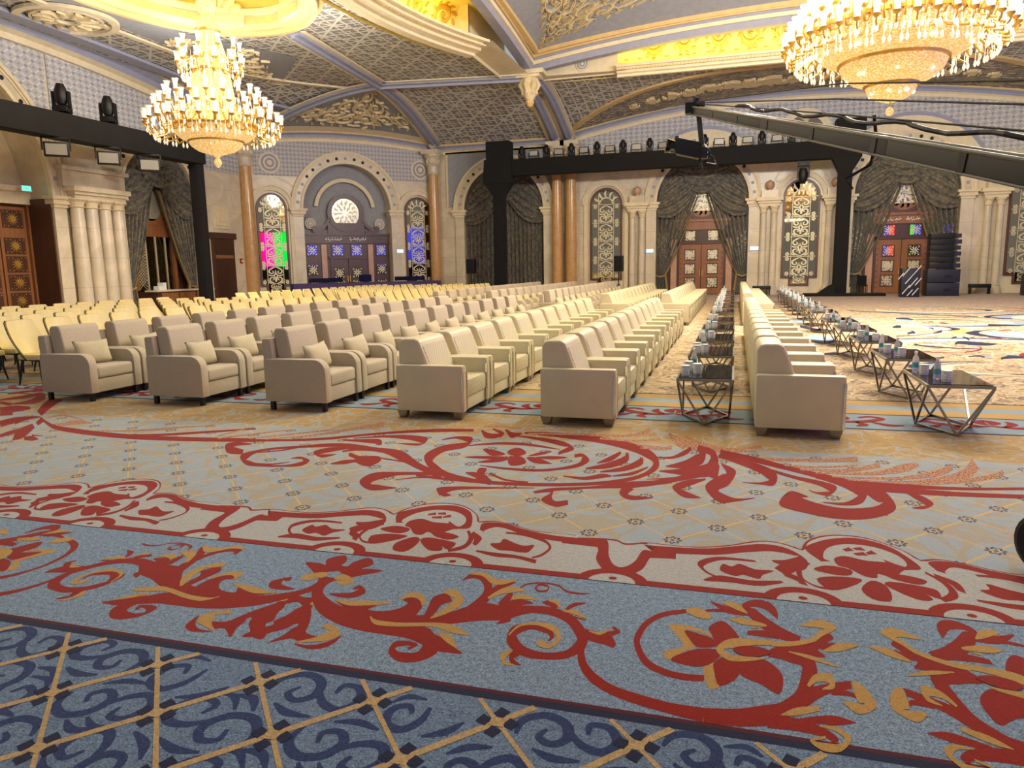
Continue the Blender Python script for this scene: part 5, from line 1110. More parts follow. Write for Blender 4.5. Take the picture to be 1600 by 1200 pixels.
cpart(relief(lambda y, v: (Vector((XO(y)-CV(max(0, min(1, v)))[0], y, 10.2+CV(max(0, min(1, v)))[1])), Vector((1, 0, -.3)).normalized()), its, .06), 'cove_leaves', 'gold_relief', kind='stuff', normals=False)
zr1 = lambda X: 10.42+1.0*(1-((X-3.2)/12.45)**2); zr2 = lambda Y: 10.42+1.0*(1-((Y-21.8)/12.4)**2)
arc1 = [Vector((-9.25+24.9*i/40, 34.15, zr1(-9.25+24.9*i/40))) for i in range(41)]; arc2 = [Vector((-9.25, 34.2-24.8*i/40, zr2(34.2-24.8*i/40))) for i in range(41)]
for arc in (arc1, arc2):
    for mat, pr, nm in (('blue_moulding', [(-.2, -.06), (.2, -.06), (.2, .2), (-.2, .2)], 'core_arch'), ('cream_moulding', [(-.3, .2), (.3, .2), (.3, .36), (-.3, .36)], 'core_arch_fillet'), ('blue_moulding', [(-.22, .36), (.22, .36), (.22, .5), (-.22, .5)], 'core_arch_band'), ('gold_rib', [(-.3, .5), (.3, .5), (.3, .68), (-.3, .68)], 'core_arch_edge')): cpart(B().sweep(arc, pr), nm, mat)
RC = Vector((3.2, 21.8, 13.1)); RR = 9.6
def PD(s, t, mir=1):
    if s < .5: k = s*2; A = Vector((3.2+(-9.1-3.2)*k, 34.1, zr1(3.2+(-9.1-3.2)*k)+.6))
    else: k = (s-.5)*2; A = Vector((-9.1, 34.1+(21.8-34.1)*k, zr2(34.1+(21.8-34.1)*k)+.6))
    an = PI/2+s*PI/2; R = Vector((RC.x+RR*math.cos(an), RC.y+RR*math.sin(an), RC.z)); q = A.lerp(R, t); q.z = A.z+(R.z-A.z)*(t*.55+.45*sn(t))
    if mir < 0: q.x = 6.4-q.x
    return q
for mi in (1, -1):
    cpart(B().grid(lambda s, t: PD(s, t, mi), 40, 12), 'pendentive', 'blue_ground', smooth=True, normals=False)
    its = []
    for i, (s, t, r) in enumerate([(.5, .16, .016), (.485, .24, .02), (.515, .24, .02), (.46, .3, .026), (.54, .3, .026), (.43, .38, .03), (.57, .38, .03), (.5, .34, .024), (.4, .46, .032), (.6, .46, .032), (.47, .43, .026), (.53, .43, .026), (.36, .54, .034), (.64, .54, .034), (.44, .57, .034), (.56, .57, .034), (.5, .55, .03), (.3, .6, .03), (.7, .6, .03), (.24, .66, .03), (.76, .66, .03), (.5, .8, .05), (.42, .82, .045), (.58, .82, .045), (.34, .8, .04), (.66, .8, .04), (.19, .76, .025), (.81, .76, .025)]):
        its += [[(x, t+(y-t)*3.2, w) for x, y, w in P] for P in leafy((s, t, i), r, 1 if s < .5 else -1, i)]
    def pdn(s, t): s = max(.001, min(.999, s)); t = max(0, min(1, t)); return PD(s, t, mi), (Vector((3.2, 21.8, 4))-PD(s, t, mi)).normalized()
    cpart(relief(pdn, its, .16), 'pendentive_scrolls', 'relief_cream', kind='stuff', normals=False)
    for e in ([PD(.03+.94*i/40, .05 if 0 else .06, mi) for i in range(41)],): cpart(B().sweep(e, [(-.12, -.12), (.12, -.12), (.12, .06), (-.12, .06)]), 'pendentive_border', 'gold_rib')
cpart(B().lathe([(RR+.5, -.1), (RR+.1, -.35), (RR-.3, -.2), (RR-.35, .3)], 64, RC), 'core_ring', 'gold_rib')
cpart(B().lathe([(RR, .2), (RR*.8, 1.2), (RR*.5, 2.), (.01, 2.5)], 48, RC), 'core_dome', 'yellow_cove', smooth=True)
# corbel under the core corner
b = B().box(-.75, .75, -.55, .55, -.02, .16); b.box(-.55, .55, -.4, .4, -.14, -.02); b.xf(lambda v: KC+Vector(v)); cpart(b, 'corbel_slab', 'cream_moulding')
b = B().lathe([(.36, -.14), (.4, -.3), (.3, -.6), (.34, -.75), (.2, -1.05), (.0, -1.1)], 12, KC); cpart(b, 'corbel_body', 'relief_cream')
for k in range(7):
    a = 2*PI*k/7; b = B().tube([KC+Vector((.3*math.cos(a), .3*math.sin(a), -.2)), KC+Vector((.42*math.cos(a), .42*math.sin(a), -.45)), KC+Vector((.3*math.cos(a), .3*math.sin(a), -.7)), KC+Vector((.36*math.cos(a), .36*math.sin(a), -.85))], [.1, .12, .08, .04], 6); cpart(b, 'corbel_leaf', 'relief_cream')
cpart(B().lathe([(.18, -1.05), (.2, -1.2), (.1, -1.36), (0, -1.4)], 10, KC), 'corbel_bud', 'gold_rib')
b = B(); b.box(-9.2, -5.3, 34.75, 34.8, 10.15, 11.4); cpart(b, 'cove_end_wall', 'cream_moulding'); b = B(); b.box(-12.5, -10.45, 29.42, 29.5, 10.4, 12.); b.box(-10.5, -10.45, 29.4, 34.3, 10.15, 12.); cpart(b, 'cove_end_wall', 'cream_moulding')
rosette(Fr((0, 34.75), (1, 0), (0, -1)), -6.9, 10.72, .3, ceil_o)
b = B(); b.poly([(-9.3, 34.1), (-4.9, 34.35), (-4.9, 34.9), (-9.3, 34.9)], [], lambda x, y: Vector((x, y, 10.2))); cpart(b, 'white_soffit', 'cream_moulding')
# plain ceiling over the near part of the hall, beyond the picture's top edge
cpart(B().box(-10.2, 16, -6, 9.4, 10.5, 10.7), 'near_ceiling', 'vault_lattice'); cpart(B().box(15.6, 19.5, -6, 42, 10.3, 10.5), 'side_ceiling', 'vault_lattice')
# ------------------------------------------------------------------ curtains
def swag(fr, c, r, zs, par, closed):
    """three draped swags filling the head of the arch"""
    def body(u0, u1, top, sag, lo, nm, w0):
        def f(a, v):
            u = u0+(u1-u0)*a; zt = top(u); k = 4*a*(1-a); zb = lo-sag*k if sag >= 0 else lo+sag*k; zz = zt+(zb-zt)*v
            return fr.p(u, w0+.05*math.sin(v*34+k*3.)+.05*k*math.sin(PI*v), zz)
        B().grid(f, 20, 34).put(nm, 'curtain_damask', par, smooth=True, normals=False)
    arch = lambda u: zs+math.sqrt(max(0., (r-.02)**2-(u-c)**2))
    def side(s):
        def f(a, v):
            u = c+s*(r-.03-(r*.9)*a); zt = arch(u); zb = zs-.75+.25*a*0+(1.25)*a**1.6-.35*math.sin(PI*a); zz = zt+(zb-zt)*v
            return fr.p(u, -.1+.09*math.sin(v*38)+.1*math.sin(PI*v), zz)
        B().grid(f, 16, 40).put('side_swag', 'curtain_damask', par, smooth=True, normals=False)
    def mid(a, v):
        u = c+(a-.5)*r*1.05; zt = arch(u); zb = zs+1.15-.75*math.sin(PI*a); zz = zt+(zb-zt)*v
        return fr.p(u, -.02+.08*math.sin(v*34)+.1*math.sin(PI*v), zz)
    for s in (-1, 1): side(s)
    B().grid(mid, 16, 40).put('centre_swag', 'curtain_damask', par, smooth=True, normals=False)
def tied_curtain(fr, c, r, zs, label):
    o = thing('curtain', label, 'curtain', fr.p(c, -.2, 0)); o.location = (0, 0, 0)
    for s in (-1, 1):
        def inner(z):      # distance of the inner edge from the arch side
            if z > 1.05: t = (z-1.05)/(zs+.35-1.05); return .42+(r-.22-.42)*min(1, t)**.85 if t > 0 else .42
            return .5+.12*(1-z/1.05)
        def f(a, v):
            z = .05+(zs+.4-.05)*v; e = inner(z); u = c+s*(r-.02-e*a); k = 44; g = .13*min(1, e/1.2)+.04
            return fr.p(u, -.28+g*math.sin(a*k+math.sin(v*3)*1.2), z)
        B().grid(f, 60, 34).put('drape', 'curtain_damask', o, smooth=True, normals=False)
        def g(a, v):
            z = .05+(zs+.3-.05)*v; e = inner(z); u = c+s*(r-.02-e-.12*(a-.35)*(1-.6*v)); return fr.p(u, -.22+.06*math.cos(a*5), z)
        B().grid(g, 5, 34).put('lining', 'curtain_lining', o, smooth=True, normals=False)
        B().tube([fr.p(c+s*(r-.02), -.2, 1.05), fr.p(c+s*(r-.25), -.08, .98), fr.p(c+s*(r-.48), -.12, 1.05)], .05, 6).put('tieback', 'curtain_lining', o)
    swag(fr, c, r, zs, o, False); return o
def closed_curtain(fr, c, r, zs, label):
    o = thing('curtain', label, 'curtain'); 
    def f(a, v): return fr.p(c-r+.02+(2*r-.04)*a, -.3+.09*math.sin(a*120+.8*math.sin(v*2+a*9)), .03+(zs+.5)*v)
    B().grid(f, 240, 8).put('drape', 'curtain_damask', o, smooth=True, normals=False); swag(fr, c, r, zs, o, True); return o
closed_curtain(FB, -12.9, 2.4, ZS, 'closed dark damask curtain behind the left post of the back truss')
tied_curtain(FB, -1.78, 2.4, ZS, 'tied-back dark damask curtain around the door behind the central table row')
tied_curtain(FB, 8.05, 2.4, ZS, 'tied-back dark damask curtain around the door behind the lectern')
tied_curtain(FL, 27.8, 2.2, ZS, 'tied-back dark damask curtain in the arch on the left wall')
o = bpy.data.objects.new('window_6', None); COL.objects.link(o); struct(o, 'latticed mirror window inside the left curtained arch')
b = B(); fbox(b, FL, 26.6, 29., -.64, -.6, 3.3, 4.1); fbox(b, FL, 26.5, 26.7, -.64, -.5, .9, 3.3); fbox(b, FL, 28.9, 29.1, -.64, -.5, .9, 3.3); b.put('frame', 'door_wood', o)
b = B(); fbox(b, FL, 26.7, 28.9, -.64, -.6, .9, 3.3); b.put('mirror_pane', 'mirror_glass', o)
b = B()
for k in range(18):
    z = .9+k*.14; b.bar(FL.p(26.7, -.58, z), FL.p(28.9, -.58, z+2.2-.0) if 0 else FL.p(27.25, -.58, z+.5), .02); b.bar(FL.p(27.25, -.58, z), FL.p(26.7, -.58, z+.5), .02)
for u in (27.3, 27.9, 28.5): fbox(b, FL, u, u+.06, -.6, -.56, .9, 3.3)
b.put('lattice', 'etched_silver', o); b = B(); ringband(b, FL, 27.8, 4.7, .7, .9, -.66, -.55, 0, 2*PI, 30); b.put('round_frame', 'door_wood', o); b = B(); fdisc(b, FL, 27.8, 4.7, .7, -.66, -.6, 24); b.put('round_pane', 'etched_glass', o)
# ------------------------------------------------------------------ chandeliers
def glass_shade_me():
    b = B().lathe([(.02, 0), (.055, .02), (.05, .1), (.06, .2), (.085, .27)], 10); return b.me('glass_shade', True)
def bulb_me(): return B().lathe([(0, .04), (.022, .07), (.028, .12), (.0, .2)], 8).me('candle_bulb', True)
def cup_me(): return B().lathe([(0, -.05), (.03, -.04), (.07, 0), (.075, .02), (.0, .02)], 10).me('drip_cup', True)
SHM, BLM, CPM = glass_shade_me(), bulb_me(), cup_me()
for m_, n_ in ((SHM, 'shade_glass'), (BLM, 'lamp_glow'), (CPM, 'gold')): m_.materials.append(MAT[n_])
def arm_set(par, n, r0, r1, z0, z1, ph=0., sc=1., drop=None):
    dip = -.35*(r1-r0+.3)
    am = B().tube([(r0, 0, z0), (r0+(r1-r0)*.35, 0, z0+dip*.7), (r0+(r1-r0)*.75, 0, z0+dip*.9), (r1, 0, z1-.12), (r1, 0, z1)], [.03, .028, .025, .022, .02], 6).me('arm', True); am.materials.append(MAT['gold'])
    for k in range(n):
        a = 2*PI*(k+ph)/n; o = put('arm', am, None, par); o.rotation_euler = (0, 0, a)
        for me_, nm in ((CPM, 'drip_cup'), (SHM, 'glass_shade'), (BLM, 'candle_bulb')):
            q = put(nm, me_, None, o); q.location = (r1, 0, z1); q.scale = (sc, sc, sc)
    b = B()
    for k in range(n*3):
        a = 2*PI*(k+ph)/(n*3); r = r1*(.97 if k % 3 == 0 else .88); z = z1-.12-(.1 if k % 3 else .02)
        if k % 3: z -= .12
        b.lathe([(0, 0), (.03, -.06), (.038, -.12), (.02, -.17), (0, -.19)], 5, (r*math.cos(a), r*math.sin(a), z)); b.tube([(r*math.cos(a), r*math.sin(a), z), (r*math.cos(a), r*math.sin(a), z+.18)], .008, 4)
    q = b.put('crystal_drops', 'crystal_drop', par, normals=False); q['kind'] = 'stuff'
def bowl(par, prof, name, n=48):
    # ribbed crystal basket
    b = B()
    vs = []; fs = []; m = n*2
    for r, z in prof:
        for k in range(m): a = 2*PI*k/m; q = r*(1+(.012 if k % 2 else -.012)); vs.append((q*math.cos(a), q*math.sin(a), z))
    for i in range(len(prof)-1):
        for k in range(m): fs.append((i*m+k, i*m+(k+1) % m, (i+1)*m+(k+1) % m, (i+1)*m+k))
    b.add(vs, fs); return b.put(name, 'crystal_beads', par)
def ring(par, r, z, h=.09, name='gilt_ring'): return B().lathe([(r-.03, z), (r+.05, z), (r+.06, z+h), (r-.03, z+h)], 64).put(name, 'gold', par)
# great chandelier on the right: a wide basket with many lights
c2 = thing('chandelier', 'huge wide crystal basket chandelier at upper right', 'chandelier', CH2)
B().lathe([(0, -.32), (.06, -.3), (.1, -.22), (.06, -.13), (0, -.1)], 14).put('crystal_ball', 'crystal_beads', c2, smooth=True)
B().tube([(0, 0, -.14), (0, 0, .05)], .015, 6).put('ball_stem', 'gold', c2)
bowl(c2, [(.12, .0), (.36, .08), (.5, .2), (.55, .33)], 'lower_basket', 24); ring(c2, .55, .33, .05)
bowl(c2, [(.55, .36), (.85, .48), (1.06, .66), (1.14, .84)], 'middle_basket', 40); ring(c2, 1.14, .84, .06)
bowl(c2, [(1.14, .88), (1.5, 1.02), (1.76, 1.26), (1.88, 1.55)], 'upper_basket', 56); ring(c2, 1.88, 1.55, .09)
B().lathe([(1.85, 1.64), (1.6, 1.72), (.3, 1.8)], 48).put('basket_lid', 'crystal_beads', c2)
arm_set(c2, 40, 1.88, 2.4, 1.3, 1.34, 0, 1.2); arm_set(c2, 36, 1.86, 2.28, 1.55, 1.62, .5, 1.2); arm_set(c2, 32, 1.75, 2.05, 1.7, 1.92, 0, 1.2); arm_set(c2, 26, 1.4, 1.75, 1.85, 2.2, .5, 1.2); arm_set(c2, 18, .9, 1.3, 2.0, 2.5, 0, 1.2)
B().lathe([(.5, 1.75), (.42, 2.4), (.3, 3.2), (.2, 4.2), (.1, 4.4)], 24).put('crystal_column', 'crystal_beads', c2)
B().tube([(0, 0, 4.3), (0, 0, 9.9)], .05, 8).put('chain', 'gold', c2)
for k in range(26):
    a = 2*PI*(k*.618); r = (.45, .9, 1.5)[k % 3]; z = (.2, .58, 1.06)[k % 3]
    q = put('candle_bulb', BLM, None, c2); q.location = (r*1.06*math.cos(a), r*1.06*math.sin(a), z-.08); q.scale = (1.3, 1.3, .7)
# tall tiered chandelier on the left
c1 = thing('chandelier', 'tall tiered crystal chandelier hanging from the yellow oval at upper left', 'chandelier', CH1)
B().lathe([(0, -.06), (.07, 0), (.13, .1), (.1, .2), (.05, .26), (.12, .32), (.2, .38)], 16).put('bottom_finial', 'crystal_beads', c1, smooth=True)
bowl(c1, [(.2, .36), (.55, .46), (.75, .6), (.82, .72)], 'lower_basket', 30); ring(c1, .82, .72, .05)
bowl(c1, [(.82, .74), (1.05, .84), (1.22, 1.0), (1.27, 1.15)], 'upper_basket', 40); ring(c1, 1.27, 1.15, .06)
bowl(c1, [(1.25, 1.2), (.85, 1.45), (.7, 1.8), (.62, 2.4), (.55, 2.9)], 'crystal_body', 36); ring(c1, .56, 2.9, .06)
bowl(c1, [(.5, 2.95), (.42, 3.5), (.3, 4.1)], 'crystal_column', 24); ring(c1, .32, 4.1, .05)
arm_set(c1, 28, 1.2, 2.05, 1.25, 1.28, 0, 1.2); arm_set(c1, 24, 1.0, 1.75, 1.5, 1.72, .5, 1.2); arm_set(c1, 18, .8, 1.4, 1.85, 2.1, 0, 1.2); arm_set(c1, 12, .5, .98, 2.95, 3.12, .5, 1.1); arm_set(c1, 10, .45, .9, 3.4, 3.55, 0, 1.1)
b = B()
for k in range(12): a = 2*PI*k/12; b.tube([(.95*math.cos(a), .95*math.sin(a), 3.0), (.5*math.cos(a), .5*math.sin(a), 3.3), (.3*math.cos(a), .3*math.sin(a), 4.05)], .012, 4)
b.put('bead_swags', 'crystal_drop', c1)['kind'] = 'stuff'
B().lathe([(.3, 4.1), (.34, 4.3), (.24, 4.5), (.16, 4.6), (.28, 4.75), (.3, 4.95), (.18, 5.1), (.12, 5.4), (.06, 5.5)], 16).put('stem_vase', 'crystal_beads', c1, smooth=True)
B().tube([(0, 0, 5.4), (0, 0, 7.1)], .05, 8).put('chain', 'gold', c1)

c_fill = thing('chandelier', 'small crystal chandelier over the near bay, added above the view for fill light', 'chandelier', CH_FILL)  # invented chandelier out of view, added to carry the foreground fill light
bowl(c_fill, [(.1, .0), (.5, .1), (.8, .3), (.9, .5)], 'crystal_basket', 30); ring(c_fill, .9, .5, .06); bowl(c_fill, [(.85, .55), (.4, .9), (.2, 1.8)], 'crystal_column', 20); arm_set(c_fill, 14, .9, 1.5, .6, .7, 0, 1.2); B().tube([(0, 0, 1.7), (0, 0, 2.9)], .05, 8).put('chain', 'gold', c_fill)
dup(c_fill, (4.5, 8.6, 7.6), 0., 'small crystal chandelier over the near bay, right one added unseen for fill light'); c_fill['label'] = 'small crystal chandelier over the near bay, left one added unseen for fill light'
# ------------------------------------------------------------------ seating
def prism(b, prof, y0, y1):
    n = len(prof); b.add([(x, y0, z) for x, z in prof]+[(x, y1, z) for x, z in prof], [tuple(range(n))[::-1], tuple(range(n, 2*n))]+[(i, (i+1) % n, n+(i+1) % n, n+i) for i in range(n)]); return b
def make_white():
    o = thing('white_armchair', 'x', 'armchair')
    for s in (-1, 1):
        y0, y1 = sorted((s*.345, s*.468)); a = B().box(-.40, .40, y0, y1, .08, .60).put('arm', 'white_leather', o, bevel=.028)
        y0, y1 = sorted((s*.338, s*.352)); B().box(.385, .406, y0, y1, .11, .53).put('arm_trim', 'chrome', a)
        y0, y1 = sorted((s*.456, s*.474)); B().box(.378, .403, y0, y1, .09, .53).put('arm_trim', 'chrome', a)
        for x in (-.34, .33):
            b = B(); n = 0; y = s*.41; b.add([(x-.035, y-.04, 0), (x+.035, y-.04, 0), (x+.035, y+.04, 0), (x-.035, y+.04, 0), (x-.06, y-.05, .085), (x+.06, y-.05, .085), (x+.06, y+.05, .085), (x-.06, y+.05, .085)], [(0,3,2,1),(4,5,6,7),(0,1,5,4),(1,2,6,5),(2,3,7,6),(3,0,4,7)]); b.put('leg', 'brushed_steel', o)
    B().box(-.30, .375, -.345, .345, .085, .225).put('seat_rail', 'white_leather', o, bevel=.012)
    B().box(-.10, .395, -.342, .342, .225, .425).put('seat', 'quilted_leather', o, bevel=.035)
    bk = prism(B(), [(-.40, .09), (-.40, .83), (-.37, .875), (-.32, .885), (-.2, .885), (-.15, .86), (.03, .40), (.03, .2)], -.375, .375).put('backrest', 'white_leather', o, bevel=.045, seg=3)
    b = B(); q = [(-.128, .805), (.012, .445)]; nx, nz = .93, .36
    b.add([(q[0][0]+nx*.0, -.325, q[0][1]), (q[1][0], -.325, q[1][1]), (q[1][0], .325, q[1][1]), (q[0][0], .325, q[0][1])]+[(x+nx*.006, y, z+nz*.006) for x, z, y in ((q[0][0], q[0][1], -.32), (q[1][0], q[1][1], -.32), (q[1][0], q[1][1], .32), (q[0][0], q[0][1], .32))], [(0,3,2,1),(4,5,6,7),(0,1,5,4),(1,2,6,5),(2,3,7,6),(3,0,4,7)]); b.put('quilted_panel', 'quilted_leather', bk)
    return o
def make_beige():
    o = thing('beige_armchair', 'x', 'armchair')
    for s in (-1, 1):
        y0, y1 = sorted((s*.31, s*.435)); prof = [(-.42, .11), (-.42, .60), (-.40, .625)]+[(.26+.15*math.cos(a), .475+.15*math.sin(a)) for a in [PI/2-PI/2*i/6 for i in range(7)]]+[(.41, .11)]
        prism(B(), prof, y0, y1).put('arm', 'beige_fabric', o, bevel=.02)
        for x in (-.36, .34): y = s*.37; B().box(x-.025, x+.025, y-.025, y+.025, 0, .115).put('leg', 'black_wood', o)
    B().box(-.3, .385, -.31, .31, .11, .285).put('seat_rail', 'beige_fabric', o, bevel=.012)
    B().box(-.2, .40, -.305, .305, .288, .455).put('seat_cushion', 'beige_fabric', o, bevel=.045, seg=3)
    prism(B(), [(-.42, .11), (-.45, .84), (-.43, .86), (-.33, .86), (-.28, .3), (-.28, .11)], -.40, .40).put('back_frame', 'beige_fabric', o, bevel=.015)
    prism(B(), [(-.27, .42), (-.34, .93), (-.31, .98), (-.19, .985), (-.15, .95), (-.08, .55), (-.09, .42)], -.318, .318).put('back_cushion', 'beige_fabric', o, bevel=.04, seg=3)
    return o
def pillow_me():
    b = B()
    def f(sg):
        def g(a, v):
            x = 2*a-1; y = 2*v-1; pin = 1-.1*(1-abs(x)**2)*abs(y)**4-.1*(1-abs(y)**2)*abs(x)**4; t = .085*((1-x*x)*(1-y*y))**.5
            return (sg*t, x*.27*(1-.07*(1-y*y)), y*.165*(1-.1*(1-x*x)))
        return g
    b.grid(f(1), 12, 10); b.grid(f(-1), 12, 10); me = b.me('throw_pillow', True)
    bm = bmesh.new(); bm.from_mesh(me); bmesh.ops.remove_doubles(bm, verts=bm.verts[:], dist=.0005); bmesh.ops.recalc_face_normals(bm, faces=bm.faces[:]); bm.to_mesh(me); bm.free()
    for p in me.polygons: p.use_smooth = True
    me.materials.append(MAT['pillow_fabric']); return me
def make_cream():
    o = thing('shell_chair', 'x', 'chair')
    def surf(off, dx):
        def g(a, v):
            s = 2*a-1; z = .40+.58*v; hw = (.30-.07*v)*(1 if v < .93 else 1-.1*((v-.93)/.07)**2); wrap = .26*(1-v)**2.2*abs(s)**2.4+.03*s*s
            return (-.17-.2*v**.9+wrap+dx, s*(hw+off*.25), z)
        return g
    b = B(); b.grid(surf(0, 0), 12, 16); n = len(b.v); b.grid(surf(0, -.035), 12, 16)
    m = 17; edge = [i*m for i in range(13)]+[12*m+j for j in range(1, 17)]+[i*m+16 for i in range(11, -1, -1)]+[j for j in range(15, 0, -1)]
    b.f += [(edge[i], edge[(i+1) % len(edge)], n+edge[(i+1) % len(edge)], n+edge[i]) for i in range(len(edge))]
    b.put('backrest', 'cream_leather', o, smooth=True)
    b = B(); b.grid(surf(-.02, -.036), 12, 16); n = len(b.v); b.grid(surf(-.02, -.06), 12, 16)
    b.f += [(edge[i], edge[(i+1) % len(edge)], n+edge[(i+1) % len(edge)], n+edge[i]) for i in range(len(edge))]
    b.put('outer_shell', 'black_wood', o, smooth=True)
    B().add(*(lambda P: ([(x, y, .395) for x, y in P]+[(x, y, .475) for x, y in P], [tuple(range(len(P)))[::-1], tuple(range(len(P), 2*len(P)))]+[(i, (i+1) % len(P), len(P)+(i+1) % len(P), len(P)+i) for i in range(len(P))]))([(-.2, -.22), (.12, -.27), (.24, -.24), (.27, -.1), (.27, .1), (.24, .24), (.12, .27), (-.2, .22)])).put('seat', 'cream_leather', o, bevel=.02)
    B().box(-.18, .22, -.2, .2, .37, .395).put('seat_pan', 'black_wood', o)
    for x in (-.17, .2):
        for y in (-.2, .2): B().tube([(x*.9, y*.9, .38), (x*1.25, y*1.15, 0)], [.024, .012], 8).put('leg', 'black_wood', o)
    return o
WH, BG, CS = make_white(), make_beige(), make_cream()
used = set()
def place(root, loc, label, group, rz=0.):
    if root.name in used: o = dup(root, loc, rz, label)
    else: used.add(root.name); o = root; o.location = loc; o.rotation_euler = (0, 0, rz); o['label'] = label
    o['group'] = group; return o
def row_ys(y0, pitch, n1, y2, n2): return [(y0+pitch*(i+.5), 'near', i+1) for i in range(n1)]+[(y2+pitch*(i+.5), 'far', i+1) for i in range(n2)]
WROWS = [(.625, 'the row right of the central tables', 7.30), (-1.53, 'the row left of the central tables', 7.38), (-3.2, 'the leftmost quilted row', 7.40)]
for x, nm, y0 in WROWS:
    for y, blk, k in row_ys(y0, .957, 11, 20.6, 13): place(WH, (x, y, 0), '%s white quilted armchair in the %s block of %s' % (ordw(k), blk, nm), 'white quilted armchairs')
PM = pillow_me()
BROWS = [(-4.94, 'the beige row beside the quilted chairs', 7.46), (-6.7, 'the middle beige row', 7.5), (-8.4, 'the beige row beside the shell chairs', 7.46)]
for ri, (x, nm, y0) in enumerate(BROWS):
    for y, blk, k in row_ys(y0, .905, 11, 20.6, 14):
        place(BG, (x, y, 0), '%s beige fabric armchair in the %s block of %s' % (ordw(k), blk, nm), 'beige fabric armchairs')
        rnd = random.Random(ri*100+k+(50 if blk == 'far' else 0))
        p = put('throw_pillow', PM, None, None, (x+.075, y+rnd.uniform(-.04, .04), .618)); p.rotation_euler = (rnd.uniform(-.05, .05), -.3, rnd.uniform(-.08, .08))
        tag(p, 'beige throw pillow on the %s armchair, %s block, %s' % (ordw(k), blk, ('right beige row', 'middle beige row', 'left beige row')[ri]), 'pillow', 'throw pillows on the beige armchairs')
CROWS = [(-10.2, 'first'), (-11.45, 'second'), (-12.7, 'third'), (-13.95, 'fourth'), (-15.2, 'fifth')]
for x, nm in CROWS:
    for y, blk, k in row_ys(8.35, .66, 14, 20.4, 17):
        rnd = random.Random(int(x*10)+k)
        place(CS, (x, y, 0), '%s cream shell chair in the %s block, %s row from the armchairs' % (ordw(k), blk, nm), 'cream shell chairs', rnd.uniform(-.05, .05))
# ------------------------------------------------------------------ glass tables and what stands on them
def make_table():
    o = thing('glass_table', 'x', 'table'); hx, hy, zt = .275, .53, .5
    B().box(-hx+.01, hx-.01, -hy+.01, hy-.01, zt-.012, zt).put('glass_top', 'dark_glass', o)
    b = B()
    C = [(-hx, -hy), (hx, -hy), (hx, hy), (-hx, hy)]; D = [(0, -hy+.03), (hx-.03, 0), (0, hy-.03), (-hx+.03, 0)]
    for i in range(4): b.bar((*C[i], zt-.022), (*C[(i+1) % 4], zt-.022), .022, .028)
    b.put('top_frame', 'brushed_steel', o); b = B()
    for i in range(4): b.bar((*D[i], .012), (*D[(i+1) % 4], .012), .022)
    b.put('base_frame', 'brushed_steel', o)
    for i in range(4):
        for k in (i, (i+3) % 4): B().bar((*C[i], zt-.03), (*D[k], .012), .02).put('strut', 'brushed_steel', o)
    return o
def make_bottle():
    o = thing('water_bottle', 'x', 'bottle'); B().lathe([(0, 0), (.031, .003), (.032, .12), (.028, .15), (.014, .18), (.013, .2), (0, .2)], 14).put('body', 'clear_glass', o, smooth=True)
    B().lathe([(.0325, .05), (.0328, .052), (.0328, .1), (.0325, .102)], 14).put('label_band', 'teal_label', o); B().lathe([(.016, .195), (.016, .22), (0, .221)], 12).put('cap', 'white_plastic', o); return o
def make_tumbler():
    o = thing('crystal_tumbler', 'x', 'glass'); B().lathe([(0, 0), (.042, .002), (.046, .03), (.046, .1), (.04, .1), (.04, .012), (0, .012)], 10).put('body', 'cut_crystal', o); B().lathe([(.0, .101), (.049, .101), (.049, .11), (0, .112)], 14).put('paper_lid', 'white_plastic', o); return o
TB, BT, TU = make_table(), make_bottle(), make_tumbler()
for side, x0, nm, n in ((1, 2.05, 'right', 13), (-1, -.26, 'central', 13)):
    for k in range(n):
        y = 8.19+2.0*k if k < 5 else 8.19+2.0*k+.9
        place(TB, (x0, y, 0), '%s black glass table from the near end of the %s table row' % (ordw(k+1), nm), 'black glass side tables')
        e = 'on the %s table of the %s row' % (ordw(k+1), nm); rnd = random.Random(k*7+side)
        if side > 0:
            its = [(TU, -.19, -.33, 'nearer crystal tumbler with white lid'), (BT, -.2, -.16, 'nearer clear water bottle'), (TU, -.2, .12, 'farther crystal tumbler with white lid'), (BT, -.21, .3, 'farther clear water bottle')]
            its = [(TU, -.07, -.38, 'nearer crystal tumbler with white lid'), (BT, -.12, -.2, 'nearer clear water bottle'), (TU, -.19, .06, 'farther crystal tumbler with white lid'), (BT, -.2, .26, 'farther clear water bottle')]
        else: its = [(TU, -.19, -.4, 'nearest crystal tumbler'), (TU, -.08, -.22, 'second crystal tumbler'), (TU, -.2, -.05, 'third crystal tumbler'), (BT, -.13, .2, 'clear water bottle')]
        for root, dx, dy, l in its: place(root, (x0+dx+rnd.uniform(-.02, .02), y+dy+rnd.uniform(-.03, .03), .5), l+' '+e, 'water bottles on the tables' if root is BT else 'crystal tumblers on the tables', rnd.uniform(0, 3))
CR_TIP = (-.591, 10.787, 3.722); CR_END = (1.55, 4.94, 2.13); DOLLY_A = 2.18; LED_S = 2.6
LED_BARS = [(-3., -.6, (20, 30, 255)), (-.6, 6.9, (250, 20, 30)), (6.9, 8.5, (255, 0, 250)), (8.5, 10.6, (0, 250, 90)), (10.6, 28., (30, 50, 235))]
